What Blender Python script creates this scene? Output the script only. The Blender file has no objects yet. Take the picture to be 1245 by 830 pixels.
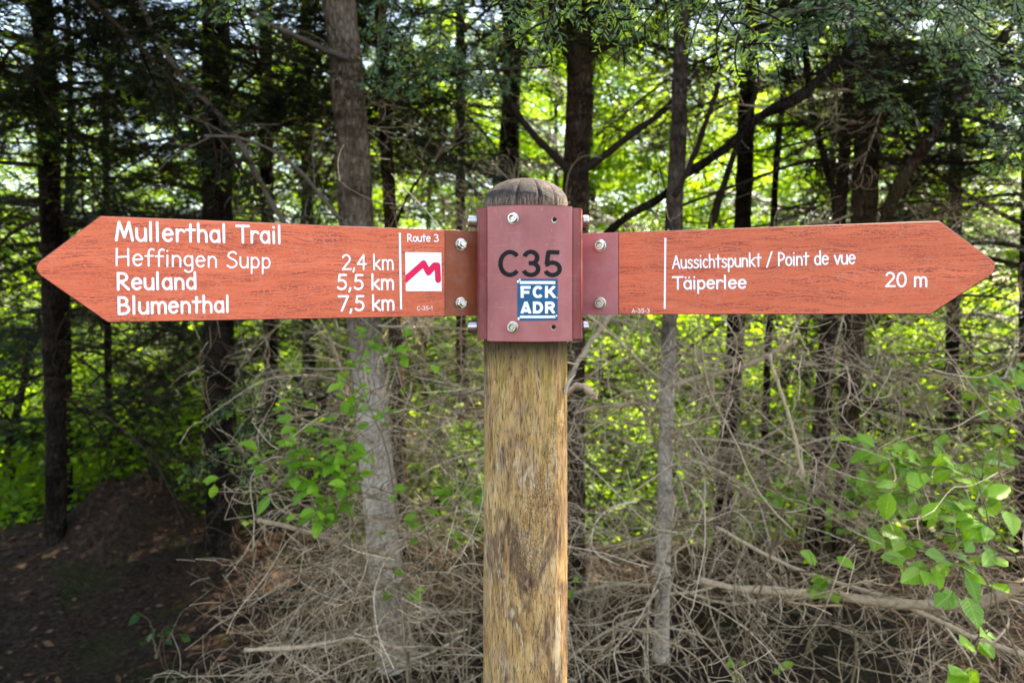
import bpy, math, random
import numpy as np
from mathutils import Vector, Matrix, noise

SC = bpy.context.scene
COL = SC.collection
R = math.radians
rng = np.random.default_rng(35)
random.seed(35)

# ------------------------------------------------------------------ camera, sky, sun, exposure
FPX, CXP, HYP, ZC = 940.5, 622.5, 365.0, 1.6      # focal length in photo pixels, horizon row, eye height
def at(px, py, d):
    return Vector(((px - CXP) / FPX * d, d, ZC + (HYP - py) / FPX * d))

cam_d = bpy.data.cameras.new("camera")
cam = bpy.data.objects.new("camera", cam_d); COL.objects.link(cam)
cam.location = (0, 0, ZC); cam.rotation_euler = (R(90), 0, 0)
cam_d.sensor_width = 36; cam_d.lens = FPX / 1245 * 36
cam_d.shift_y = -(415 - HYP) / 1245
cam_d.clip_start = .02; cam_d.clip_end = 2000
cam_d.dof.use_dof = True; cam_d.dof.focus_distance = 1.12; cam_d.dof.aperture_fstop = 5.6
SC.camera = cam

SUN_EL, SUN_AZ = 56, 48          # azimuth clockwise from +Y: the sun stands behind the wood, to the right
W = bpy.data.worlds.new("World"); SC.world = W; W.use_nodes = True
wn = W.node_tree.nodes; bg = wn["Background"]
sky = wn.new("ShaderNodeTexSky"); sky.sky_type = 'NISHITA'; sky.sun_disc = False
sky.sun_elevation = R(SUN_EL); sky.sun_rotation = R(SUN_AZ)
sky.air_density = 1.0; sky.dust_density = 1.5
W.node_tree.links.new(sky.outputs[0], bg.inputs[0]); bg.inputs[1].default_value = 0.15
sun_d = bpy.data.lights.new("sun", 'SUN'); sun_d.energy = 5.0; sun_d.angle = R(.5); sun_d.color = (1, .95, .86)
sun = bpy.data.objects.new("sun", sun_d); COL.objects.link(sun)
sdir = Vector((math.sin(R(SUN_AZ)) * math.cos(R(SUN_EL)), math.cos(R(SUN_AZ)) * math.cos(R(SUN_EL)), math.sin(R(SUN_EL))))
sun.rotation_euler = sdir.to_track_quat('Z', 'Y').to_euler(); sun.location = sdir * 30
SC.view_settings.view_transform = 'Standard'; SC.view_settings.look = 'None'
SC.view_settings.exposure = 2.7; SC.view_settings.gamma = 1; SC.view_settings.use_curve_mapping = False
SC.view_settings.use_white_balance = True; SC.view_settings.white_balance_temperature = 7700; SC.view_settings.white_balance_tint = 10
SC.render.engine = 'CYCLES'
SC.cycles.max_bounces = 7; SC.cycles.diffuse_bounces = 4; SC.cycles.glossy_bounces = 2
SC.cycles.transmission_bounces = 4; SC.cycles.transparent_max_bounces = 4
SC.cycles.use_denoising = True; SC.cycles.sample_clamp_indirect = 6

# ------------------------------------------------------------------ mesh helpers
class MB:
    """collects vertices and faces (numpy) and links them as ONE mesh object"""
    def __init__(s): s.v = []; s.f = []; s.m = []; s.uv = []; s.n = 0
    def add(s, v, f, m=0, uv=None):
        v = np.asarray(v, float).reshape(-1, 3); f = np.asarray(f, int)
        if len(v) == 0 or len(f) == 0: return
        s.v.append(v); s.f.append(f + s.n); s.m.append(np.full(len(f), m)); s.n += len(v)
        s.uv.append(np.zeros((len(v), 2)) if uv is None else np.asarray(uv, float).reshape(-1, 2))
    def polys(s, v, faces, m=0):
        for k in set(len(f) for f in faces):
            ff = [f for f in faces if len(f) == k]
            s.f.append(np.asarray(ff) + s.n); s.m.append(np.full(len(ff), m))
        s.v.append(np.asarray(v, float)); s.n += len(v); s.uv.append(np.zeros((len(v), 2)))
    def mesh(s, name, mats, smooth=True, uv=False):
        me = bpy.data.meshes.new(name)
        V = np.concatenate(s.v); me.vertices.add(len(V)); me.vertices.foreach_set("co", V.ravel())
        idx = np.concatenate([f.ravel() for f in s.f]); cnt = np.concatenate([np.full(len(f), f.shape[1]) for f in s.f])
        me.loops.add(len(idx)); me.loops.foreach_set("vertex_index", idx.astype(np.int32))
        me.polygons.add(len(cnt)); st = np.concatenate([[0], np.cumsum(cnt)[:-1]])
        me.polygons.foreach_set("loop_start", st.astype(np.int32)); me.polygons.foreach_set("loop_total", cnt.astype(np.int32))
        me.polygons.foreach_set("material_index", np.concatenate(s.m).astype(np.int32))
        me.polygons.foreach_set("use_smooth", np.full(len(cnt), smooth))
        if uv:
            U = np.concatenate(s.uv); me.uv_layers.new(name="UVMap").data.foreach_set("uv", U[idx].ravel())
        for m in (mats if isinstance(mats, (list, tuple)) else [mats]): me.materials.append(m)
        me.update(); me.validate()
        return me
    def build(s, name, mats, parent=None, smooth=True, uv=False):
        return link(name, s.mesh(name, mats, smooth, uv), parent)

def link(name, data, parent=None):
    o = bpy.data.objects.new(name, data); COL.objects.link(o)
    if parent: o.parent = parent
    return o
def empty(name, loc, rot=(0, 0, 0)):
    o = link(name, None); o.location = loc; o.rotation_euler = rot; o.empty_display_size = .05; return o
def tag(o, label=None, cat=None, group=None, kind=None):
    for k, v in (("label", label), ("category", cat), ("group", group), ("kind", kind)):
        if v: o[k] = v
    return o

def norm(a): return a / np.maximum(np.linalg.norm(a, axis=-1, keepdims=True), 1e-9)
def tubes(mb, P, rad, sides=5, m=0, cap=True):
    """P (N,n,3) centre lines, rad (N,n): N tapered tubes"""
    P = np.asarray(P, float); rad = np.asarray(rad, float)
    if P.ndim == 2: P = P[None]; rad = rad[None]
    N, n, _ = P.shape
    T = norm(np.gradient(P, axis=1))
    mean = norm(P[:, -1] - P[:, 0])
    ref = np.where(np.abs(mean[:, 2:3]) < .75, np.array([[0, 0, 1.]]), np.array([[1., 0, 0]]))[:, None, :]
    U = norm(np.cross(T, np.broadcast_to(ref, T.shape))); Vv = np.cross(T, U)
    a = np.linspace(0, 2 * np.pi, sides, endpoint=False)
    ring = P[:, :, None, :] + rad[:, :, None, None] * (np.cos(a)[:, None] * U[:, :, None, :] + np.sin(a)[:, None] * Vv[:, :, None, :])
    k = np.arange(sides); k2 = (k + 1) % sides
    base = (np.arange(N)[:, None, None] * n + np.arange(n - 1)[None, :, None]) * sides
    q = np.stack([base + k, base + k2, base + sides + k2, base + sides + k], -1).reshape(-1, 4)
    mb.add(ring, q, m)
    if cap:
        e = (np.arange(N) * n + n - 1)[:, None] * sides + k[None]
        mb.f.append(e + mb.n - N * n * sides); mb.m.append(np.full(N, m))
        e = (np.arange(N) * n)[:, None] * sides + k[None, ::-1]
        mb.f.append(e + mb.n - N * n * sides); mb.m.append(np.full(N, m))

def spline(pts, n):
    """Catmull-Rom through pts -> n points"""
    p = np.asarray(pts, float)
    if len(p) == 2: p = np.stack([p[0], (p[0] + p[1]) / 2, p[1]])
    q = np.concatenate([[2 * p[0] - p[1]], p, [2 * p[-1] - p[-2]]])
    t = np.linspace(0, len(p) - 1 - 1e-9, n); i = t.astype(int); f = (t - i)[:, None]
    a, b, c, d = q[i], q[i + 1], q[i + 2], q[i + 3]
    return .5 * (2 * b + (c - a) * f + (2 * a - 5 * b + 4 * c - d) * f ** 2 + (3 * b - a - 3 * c + d) * f ** 3)

def grow(start, dirs, length, n=9, curl=.1, droop=.03, jit=.05, keep=.9):
    """N wandering curves (N,n,3)"""
    s = np.asarray(start, float); d = norm(np.asarray(dirs, float)); N = len(s)
    L = np.broadcast_to(np.asarray(length, float), (N,))[:, None] / (n - 1)
    k = rng.normal(size=(N, 3)) * curl; out = [s]
    for i in range(n - 1):
        out.append(out[-1] + d * L)
        k = k * keep + rng.normal(size=(N, 3)) * jit
        d = norm(d + k + np.array([0, 0, -droop]))
    return np.stack(out, 1)
def side_dirs(T, ang, n=None):
    """directions leaving tangent T at about ang degrees"""
    r = norm(np.cross(T, rng.normal(size=T.shape)))
    a = np.radians(ang)[:, None] if np.ndim(ang) else np.radians(ang)
    return T * np.cos(a) + r * np.sin(a)

# ------------------------------------------------------------------ material helpers
class NT:
    def __init__(s, name):
        s.mat = bpy.data.materials.new(name); s.mat.use_nodes = True
        s.t = s.mat.node_tree; s.N = s.t.nodes; s.bsdf = s.N["Principled BSDF"]; s.out = s.N["Material Output"]
    def n(s, typ, **kw):
        nd = s.N.new("ShaderNode" + typ)
        for k, v in kw.items():
            if k in nd.inputs.keys() if isinstance(k, str) else False: nd.inputs[k].default_value = v
            elif hasattr(nd, k): setattr(nd, k, v)
        return nd
    def l(s, a, b): s.t.links.new(a, b)
    def coord(s, scale=(1, 1, 1), kind="Object", loc=(0, 0, 0)):
        c = s.n("TexCoord"); m = s.n("Mapping"); s.l(c.outputs[kind], m.inputs[0])
        m.inputs["Scale"].default_value = scale; m.inputs["Location"].default_value = loc; return m.outputs[0]
    def noise(s, vec, scale, detail=4, rough=.55, dist=0):
        t = s.n("TexNoise"); s.l(vec, t.inputs["Vector"])
        t.inputs["Scale"].default_value = scale; t.inputs["Detail"].default_value = detail
        t.inputs["Roughness"].default_value = rough; t.inputs["Distortion"].default_value = dist; return t.outputs["Fac"]
    def ramp(s, fac, stops, interp='LINEAR'):
        r = s.n("ValToRGB"); s.l(fac, r.inputs[0]); cr = r.color_ramp; cr.interpolation = interp
        while len(cr.elements) < len(stops): cr.elements.new(.5)
        for e, (p, c) in zip(cr.elements, stops):
            e.position = p; e.color = (c, c, c, 1) if isinstance(c, (int, float)) else (*c, 1)
        return r.outputs[0]
    def mix(s, fac, a, b, mode='MIX'):
        m = s.n("Mix"); m.data_type = 'RGBA'; m.blend_type = mode
        for sock, v in ((m.inputs["Factor"], fac), (m.inputs["A"], a), (m.inputs["B"], b)):
            pass
        ins = {0: m.inputs[0], 1: m.inputs[6], 2: m.inputs[7]}
        for i, v in enumerate((fac, a, b)):
            if isinstance(v, (int, float)): ins[i].default_value = v
            elif isinstance(v, tuple): ins[i].default_value = (*v, 1)
            else: s.l(v, ins[i])
        return m.outputs[2]
    def math(s, op, a, b=0):
        m = s.n("Math"); m.operation = op
        for i, v in enumerate((a, b)):
            if isinstance(v, (int, float)): m.inputs[i].default_value = v
            else: s.l(v, m.inputs[i])
        return m.outputs[0]
    def bump(s, h, strength=.4, dist=.003):
        b = s.n("Bump"); b.inputs["Strength"].default_value = strength; b.inputs["Distance"].default_value = dist
        s.l(h, b.inputs["Height"]); s.l(b.outputs[0], s.bsdf.inputs["Normal"]); return b
    def set(s, color=None, rough=.6, metal=0, spec=.5):
        if color is not None:
            if isinstance(color, tuple): s.bsdf.inputs["Base Color"].default_value = (*color, 1)
            else: s.l(color, s.bsdf.inputs["Base Color"])
        if isinstance(rough, (int, float)): s.bsdf.inputs["Roughness"].default_value = rough
        else: s.l(rough, s.bsdf.inputs["Roughness"])
        s.bsdf.inputs["Metallic"].default_value = metal
        s.bsdf.inputs["Specular IOR Level"].default_value = spec
        return s.mat

def mat_board():
    m = NT("red_wood_laminate")
    warp = m.noise(m.coord((2.2, 6, 1)), 3, 2)
    c = m.n("TexCoord"); sep = m.n("SeparateXYZ"); m.l(c.outputs["Object"], sep.inputs[0])
    yy = m.math('ADD', sep.outputs[1], m.math('MULTIPLY', m.math('SUBTRACT', warp, .5), .036))
    comb = m.n("CombineXYZ"); m.l(sep.outputs[0], comb.inputs[0]); m.l(yy, comb.inputs[1])
    def ns(sx, sy, det, z=0.):
        mp = m.n("Mapping"); m.l(comb.outputs[0], mp.inputs[0]); mp.inputs["Scale"].default_value = (sx, sy, 1); mp.inputs["Location"].default_value = (z, z * 2, z)
        return m.noise(mp.outputs[0], 1, det, .55)
    line = m.ramp(ns(20, 900, 2), [(.49, 0.), (.55, 1.)])
    brk = m.ramp(ns(260, 520, 1, 3.), [(.40, 0.), (.50, 1.)])
    lane = m.ramp(ns(10, 95, 2, 7.), [(.36, .25), (.56, 1.)])
    g = m.math('MULTIPLY', m.math('MULTIPLY', m.math('MULTIPLY', line, brk), lane), .70)
    mp3 = m.n("Mapping"); m.l(comb.outputs[0], mp3.inputs[0]); mp3.inputs["Scale"].default_value = (3, 40, 1)
    tone = m.noise(mp3.outputs[0], 1, 3)
    base = m.ramp(tone, [(.3, (.60, .118, .050)), (.7, (.74, .165, .074))])
    col = m.mix(g, base, (.12, .026, .030))
    wear = m.noise(m.coord(), 55, 5, .7)
    col = m.mix(m.ramp(wear, [(.52, 0.), (.75, .30)]), col, (.66, .27, .19))
    m.bump(m.math('MULTIPLY', g, -1), .15, .001)
    return m.set(col, m.ramp(wear, [(.3, .45), (.7, .6)]), 0, .22)
def mat_paint(name, c, rough=.5, var=.18, scratches=True, scale=14):
    m = NT(name); n1 = m.noise(m.coord(), scale, 5, .6); d = tuple(x * (1 - var) for x in c); b = tuple(min(1, x * (1 + var)) for x in c)
    col = m.ramp(n1, [(.3, d), (.7, b)])
    if scratches:
        sp = m.noise(m.coord((1, 1, .35)), 330, 2, .5)
        col = m.mix(m.ramp(sp, [(.70, 0.), (.76, .55)]), col, tuple(min(1, x * 1.8 + .12) for x in c))
        dr = m.noise(m.coord((1, 1, .06)), 70, 3, .6)
        col = m.mix(m.ramp(dr, [(.56, 0.), (.75, .22)]), col, tuple(x * .45 for x in c))
    if scratches:
        du = m.noise(m.coord((1, 1, .5), loc=(5, 1, 3)), 26, 6, .7)
        col = m.mix(m.ramp(du, [(.48, 0.), (.70, .40)]), col, tuple(min(1, x * .9 + .10) for x in c))
        hs = m.noise(m.coord((.05, .05, 1)), 420, 2, .5)
        col = m.mix(m.ramp(hs, [(.66, 0.), (.72, .25)]), col, tuple(min(1, x * 1.5 + .08) for x in c))
    m.bump(m.noise(m.coord(), 220, 3), .05, .001)
    return m.set(col, m.ramp(n1, [(.3, rough - .1), (.7, rough + .1)]), 0, .25)
def mat_plain(name, c, rough=.5, metal=0, var=.08, scale=60):
    m = NT(name); n1 = m.noise(m.coord(), scale, 4, .6)
    col = m.ramp(n1, [(.3, tuple(x * (1 - var) for x in c)), (.7, tuple(min(1, x * (1 + var)) for x in c))])
    return m.set(col, m.ramp(n1, [(.3, max(.05, rough - .08)), (.7, rough + .08)]), metal, .5 if metal else .2)
def mat_post():
    m = NT("weathered_post_wood")
    fib = m.noise(m.coord((1, 1, .13)), 420, 4, .75, .3)
    fib2 = m.noise(m.coord((1, 1, .15), loc=(1, 2, 3)), 230, 5, .74, .4)
    mid = m.noise(m.coord((1, 1, .22)), 62, 8, .76, .5)
    patch = m.noise(m.coord((1, 1, .45)), 15, 7, .72, .7)
    patch2 = m.noise(m.coord((1, 1, .36), loc=(3.1, 1.7, .4)), 17, 7, .72, .6)
    col = m.ramp(mid, [(.32, (.13, .070, .032)), (.45, (.36, .195, .066)), (.55, (.50, .30, .11)), (.68, (.62, .44, .235))])
    col = m.mix(m.ramp(patch, [(.50, 0.), (.62, .6)]), col, (.34, .235, .165))
    col = m.mix(m.ramp(patch2, [(.50, 0.), (.585, .8)]), col, (.115, .060, .036))
    pale = m.noise(m.coord((1, 1, .20), loc=(.3, 5, 2)), 50, 8, .76, .4)
    col = m.mix(m.ramp(pale, [(.57, 0.), (.63, .6)]), col, (.60, .49, .34))
    col = m.mix(m.ramp(fib2, [(.36, .65), (.47, 0.)]), col, (.10, .064, .038))
    col = m.mix(m.ramp(fib2, [(.56, 0.), (.66, .35)]), col, (.62, .52, .37))
    kc = m.n("TexCoord")
    for (kx, ky, kz, kr) in ((.0, -.065, 1.185, .011), (.050, -.042, 1.405, .006), (-.036, -.054, 1.27, .018), (-.02, -.062, 1.14, .012)):
        kd = m.n("VectorMath"); kd.operation = 'DISTANCE'; km = m.n("Mapping"); m.l(kc.outputs["Object"], km.inputs[0]); km.inputs["Scale"].default_value = (1, 1, .62)
        m.l(km.outputs[0], kd.inputs[0]); kd.inputs[1].default_value = (kx, ky, kz * .62)
        dd = m.math('ADD', m.math('DIVIDE', kd.outputs["Value"], kr), m.math('MULTIPLY', m.math('SUBTRACT', mid, .5), 1.6))
        col = m.mix(m.ramp(dd, [(.25, .0), (.45, .55), (.75, .35), (1., 0.)]), col, (.09, .05, .035))
        col = m.mix(m.ramp(dd, [(.0, .6), (.35, 0.)]), col, (.52, .38, .26))
    # fine crackle of the old sapwood, in broad patches
    vo = m.n("TexVoronoi"); vo.feature = 'DISTANCE_TO_EDGE'; vo.inputs["Scale"].default_value = 260
    wv = m.n("Mapping"); wv.inputs["Scale"].default_value = (1, 1, .55)
    cc = m.n("TexCoord"); dn = m.n("TexNoise"); dn.inputs["Scale"].default_value = 40; m.l(cc.outputs["Object"], dn.inputs["Vector"])
    vm = m.n("VectorMath"); vm.operation = 'MULTIPLY_ADD'; m.l(dn.outputs["Color"], vm.inputs[0]); vm.inputs[1].default_value = (.02, .02, .02); m.l(cc.outputs["Object"], vm.inputs[2])
    m.l(vm.outputs[0], wv.inputs[0]); m.l(wv.outputs[0], vo.inputs["Vector"])
    crk = m.ramp(vo.outputs["Distance"], [(.0, 1.), (.07, 0.)])
    crk = m.math('MULTIPLY', crk, m.ramp(m.noise(m.coord((1, 1, .5), loc=(7, 2, 1)), 11, 3), [(.50, 0.), (.60, 1.)]))
    col = m.mix(m.math('MULTIPLY', crk, .45), col, (.05, .032, .02))
    # fibre checks
    chk = m.ramp(fib, [(.37, 1.), (.43, 0.)])
    col = m.mix(m.math('MULTIPLY', chk, .75), col, (.055, .035, .020))
    # greenish algae below the plate, darker rim right under it, grey-brown domed end grain on top
    sep = m.n("SeparateXYZ"); m.l(cc.outputs["Object"], sep.inputs[0]); z = sep.outputs[2]
    alg = m.math('MULTIPLY', m.ramp(z, [(.0, 0.), (1., 1.)]), 1)
    zz = m.n("MapRange"); m.l(z, zz.inputs[0]); zz.inputs[1].default_value = 1.30; zz.inputs[2].default_value = 1.53
    an = m.noise(m.coord((1, 1, .12), loc=(2, 9, 0)), 30, 4, .6)
    al = m.math('MULTIPLY', zz.outputs[0], m.ramp(an, [(.50, 0.), (.62, .6)]))
    col = m.mix(al, col, (.34, .255, .035))
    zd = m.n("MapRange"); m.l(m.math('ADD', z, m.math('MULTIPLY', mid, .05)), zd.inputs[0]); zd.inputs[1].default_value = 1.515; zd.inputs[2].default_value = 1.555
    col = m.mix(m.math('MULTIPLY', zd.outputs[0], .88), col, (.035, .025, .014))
    zt = m.n("MapRange"); m.l(m.math('ADD', z, m.math('MULTIPLY', m.noise(m.coord(), 60, 3), .012)), zt.inputs[0]); zt.inputs[1].default_value = 1.756; zt.inputs[2].default_value = 1.764
    top = m.ramp(m.noise(m.coord(), 60, 6, .7), [(.3, (.016, .012, .011)), (.52, (.050, .038, .034)), (.75, (.13, .105, .095))])
    zt0 = m.n("MapRange"); m.l(z, zt0.inputs[0]); zt0.inputs[1].default_value = 1.70; zt0.inputs[2].default_value = 1.72
    side_top = m.mix(m.math('MULTIPLY', zt0.outputs[0], .0), col, (.3, .25, .2))
    sw = m.ramp(fib, [(.36, (.03, .022, .016)), (.5, (.14, .105, .075)), (.7, (.30, .24, .175))])
    col = m.mix(zt0.outputs[0], side_top, sw)
    col = m.mix(zt.outputs[0], col, top)
    h = m.math('SUBTRACT', m.math('ADD', m.math('MULTIPLY', mid, .6), m.math('MULTIPLY', fib, .8)), m.math('ADD', m.math('MULTIPLY', crk, .6), m.math('MULTIPLY', chk, .6)))
    m.bump(h, .9, .003)
    return m.set(col, .82, 0, .25)
def mat_bark(name, dark, mid, light, ring=.5, green=.0, scale=1, lit_foot=0):
    m = NT(name)
    big = m.noise(m.coord((1, 1, .6)), 7 * scale, 5, .6, .3)
    fine = m.noise(m.coord((1, 1, .5)), 60 * scale, 5, .7, .4)
    rings = m.noise(m.coord((.35, .35, 3)), 11 * scale, 4, .6, .2)
    v = m.n("TexVoronoi"); v.inputs["Scale"].default_value = 46 * scale; m.l(m.coord((1, 1, .38)), v.inputs["Vector"]); v.feature = 'DISTANCE_TO_EDGE'
    fl = m.ramp(v.outputs["Distance"], [(.0, 0.), (.22, 1.)])
    f = m.math('ADD', m.math('MULTIPLY', big, .5), m.math('ADD', m.math('MULTIPLY', fine, .35), m.math('MULTIPLY', rings, .25)))
    col = m.ramp(f, [(.44, dark), (.53, mid), (.63, light)])
    col = m.mix(m.math('MULTIPLY', m.math('SUBTRACT', 1, fl), ring), col, tuple(x * .5 for x in dark))
    if green: col = m.mix(m.ramp(m.noise(m.coord(loc=(3, 1, 5)), 5, 4), [(.5, 0.), (.65, green)]), col, (.10, .12, .035))
    li = m.noise(m.coord((1, 1, .8), loc=(9, 4, 2)), 26 * scale, 4, .65)
    col = m.mix(m.ramp(li, [(.60, 0.), (.68, .5)]), col, tuple(min(.5, x * 1.5 + .02) for x in light))
    if lit_foot:
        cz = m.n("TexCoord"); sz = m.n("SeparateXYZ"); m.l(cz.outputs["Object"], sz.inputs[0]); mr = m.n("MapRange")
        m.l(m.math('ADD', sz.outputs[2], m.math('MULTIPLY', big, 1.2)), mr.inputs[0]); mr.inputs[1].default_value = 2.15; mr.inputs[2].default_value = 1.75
        pl = m.ramp(f, [(.40, (.14, .108, .082)), (.50, (.40, .32, .24)), (.62, (.66, .55, .44))])  # front light on the lower trunk, painted into the bark as a paler foot
        col = m.mix(m.math('MULTIPLY', mr.outputs[0], lit_foot), col, pl)
    m.bump(m.math('ADD', m.math('MULTIPLY', fl, .5), m.math('ADD', m.math('MULTIPLY', fine, .8), rings)), .9, .016)
    return m.set(col, .9, 0, .04)
def mat_twig(name, a, b, c):
    m = NT(name); g = m.n("NewGeometry")
    col = m.ramp(g.outputs["Random Per Island"], [(.0, a), (.5, b), (1., c)])
    n1 = m.noise(m.coord(), 90, 3, .6)
    col = m.mix(m.ramp(n1, [(.4, 0.), (.7, .5)]), col, tuple(x * .5 for x in a))
    return m.set(col, .88, 0, .06)
def mat_leaf(name, a, b, c, trans=.45, gloss=.35, veins=False, rough=.45):
    m = NT(name); g = m.n("NewGeometry")
    col = m.ramp(g.outputs["Random Per Island"], [(.0, a), (.55, b), (1., c)])
    if veins:
        uvm = m.n("TexCoord"); s = m.n("SeparateXYZ"); m.l(uvm.outputs["UV"], s.inputs[0])
        sa = m.math('ABSOLUTE', m.math('SUBTRACT', s.outputs[0], .5))
        ph = m.math('SUBTRACT', m.math('MULTIPLY', s.outputs[1], 8.5), m.math('MULTIPLY', sa, 7))
        w = m.math('ABSOLUTE', m.math('SUBTRACT', m.math('FRACT', ph), .5))
        vein = m.ramp(w, [(.0, 1.), (.16, 0.)])
        midr = m.ramp(sa, [(.0, 1.), (.035, 0.)])
        vv = m.math('MAXIMUM', vein, midr)
        col = m.mix(m.math('MULTIPLY', vv, .5), col, tuple(min(1, x * 1.5 + .03) for x in c))
        m.bump(w, .6, .004)
    m.set(col, rough, 0, gloss)
    tr = m.n("BsdfTranslucent"); tc = m.mix(.65, col, tuple(min(1, x * k) for x, k in zip(c, (1.9, 1.7, .8)))); m.l(tc, tr.inputs[0])
    mx = m.n("MixShader"); mx.inputs[0].default_value = trans
    m.l(m.bsdf.outputs[0], mx.inputs[1]); m.l(tr.outputs[0], mx.inputs[2]); m.l(mx.outputs[0], m.out.inputs[0])
    return m.mat
def mat_ground():
    m = NT("forest_floor"); a = m.noise(m.coord(), 1.6, 6, .6, .3); b = m.noise(m.coord(), 38, 6, .7); c = m.noise(m.coord(loc=(4, 3, 1)), 3.3, 5, .6)
    col = m.ramp(b, [(.3, (.010, .007, .005)), (.5, (.032, .021, .015)), (.7, (.070, .048, .034))])
    col = m.mix(m.ramp(c, [(.52, 0.), (.66, .7)]), col, (.026, .034, .010))
    col = m.mix(m.ramp(a, [(.5, 0.), (.7, .5)]), col, (.042, .027, .019))
    m.bump(b, .9, .03); return m.set(col, .95, 0, .02)

M = dict(
    board=mat_board(), edge=mat_plain("board_edge_dark", (.10, .03, .028), .5), white=mat_plain("white_print", (.86, .83, .82), .5, 0, .03),
    plate=mat_paint("dusty_red_plate", (.37, .118, .108), .5), plate_dark=mat_paint("dark_red_flange", (.21, .042, .038), .45),
    tab_brown=mat_paint("rust_brown_tab", (.25, .058, .022), .45), tab_mauve=mat_paint("mauve_tab", (.42, .145, .14), .5),
    black=mat_plain("black_print", (.006, .006, .007), .6), blue=mat_plain("blue_sticker", (.009, .088, .185), .4, 0, .15),
    steel=mat_plain("stainless_bolt", (.43, .41, .385), .3, 1.0, .12, 200), hole=mat_plain("drilled_hole_dark", (.008, .007, .007), .8),
    red=mat_plain("crimson_print", (.72, .012, .07), .5, 0, .04), post=mat_post(), stwhite=mat_plain("sticker_white", (.82, .82, .80), .45, 0, .04),
    bark_grey=mat_bark("grey_fir_bark", (.036, .023, .015), (.105, .073, .050), (.23, .175, .13), .45, lit_foot=.8),
    bark_pale=mat_bark("pale_thin_bark", (.022, .015, .010), (.055, .039, .028), (.11, .085, .067), .4, lit_foot=.85),
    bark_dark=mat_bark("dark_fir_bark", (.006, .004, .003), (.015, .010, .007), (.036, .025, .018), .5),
    bark_brown=mat_bark("brown_scaly_bark", (.015, .009, .005), (.045, .027, .017), (.10, .066, .043), .55, .12),
    twig=mat_twig("dead_twig", (.10, .064, .036), (.36, .255, .160), (.72, .57, .39)),
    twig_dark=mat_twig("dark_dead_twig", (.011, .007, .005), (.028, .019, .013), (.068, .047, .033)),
    twig_mid=mat_twig("grey_dead_twig", (.06, .045, .035), (.11, .085, .066), (.17, .135, .11)),
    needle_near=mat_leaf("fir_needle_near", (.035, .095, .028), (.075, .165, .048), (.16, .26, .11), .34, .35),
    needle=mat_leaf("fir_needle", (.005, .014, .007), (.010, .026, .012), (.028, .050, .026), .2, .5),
    tip=mat_leaf("fresh_fir_tip", (.12, .23, .02), (.20, .34, .03), (.28, .42, .05), .4, .3),
    leaf_far=mat_leaf("sunlit_leaf", (.070, .175, .010), (.125, .270, .014), (.215, .345, .022), .66, .25),
    leaf_shade=mat_leaf("shade_leaf", (.022, .055, .012), (.035, .085, .016), (.06, .12, .022), .4, .3),
    leaf_near=mat_leaf("hazel_leaf", (.050, .145, .008), (.115, .265, .012), (.23, .42, .022), .42, .4, True, .42),
    ground=mat_ground(),
    litter=mat_twig("leaf_litter", (.018, .011, .007), (.045, .026, .016), (.15, .08, .045)),
    stem=mat_twig("green_brown_stem", (.10, .07, .04), (.17, .125, .07), (.25, .20, .12)),
)

# ------------------------------------------------------------------ terrain
def gz(x, y):
    z = .05 * noise.noise((x * .7, y * .7, 3)) + .012 * noise.noise((x * 8, y * 8, 2)) + .022 * noise.noise((x * 2.9, y * 2.9, 1))
    far = max(0, y - 5.0 - .25 * x * (x < 0) * 0)
    z -= 3.2 * (1 - math.exp(-(far * .16) ** 1.3)) if far > 0 else 0
    z += .18 * math.exp(-((x + 2.0) ** 2 / 1.2 + (y - 4.7) ** 2 / .35)) + .27 * math.exp(-((x + 2.28) ** 2 / .09 + (y - 4.65) ** 2 / .09) ** 1.7) * (1 + .5 * noise.noise((x * 7, y * 7, 5)))
    z += .16 * math.exp(-((x + 2.9) ** 2 / .6 + (y - 4.5) ** 2 / .4))
    return z
gm = MB()
xs = np.concatenate([[-400, -150, -60, -25, -14], np.arange(-9, 9.01, .07), [14, 25, 60, 150, 400]])
ys = np.concatenate([[-400, -100, -30, -8, -3], np.arange(-1, 12.01, .07), [16, 22, 32, 60, 150, 400]])
GV = [(x, y, gz(x, y)) for y in ys for x in xs]; nx = len(xs)
ii, jj = np.meshgrid(np.arange(nx - 1), np.arange(len(ys) - 1)); b0 = (jj * nx + ii).ravel()
gm.add(GV, np.stack([b0, b0 + 1, b0 + nx + 1, b0 + nx], -1))
tag(gm.build("ground", M["ground"]), "dark brown forest floor of needles and leaf litter", "ground", None, "structure")

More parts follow.
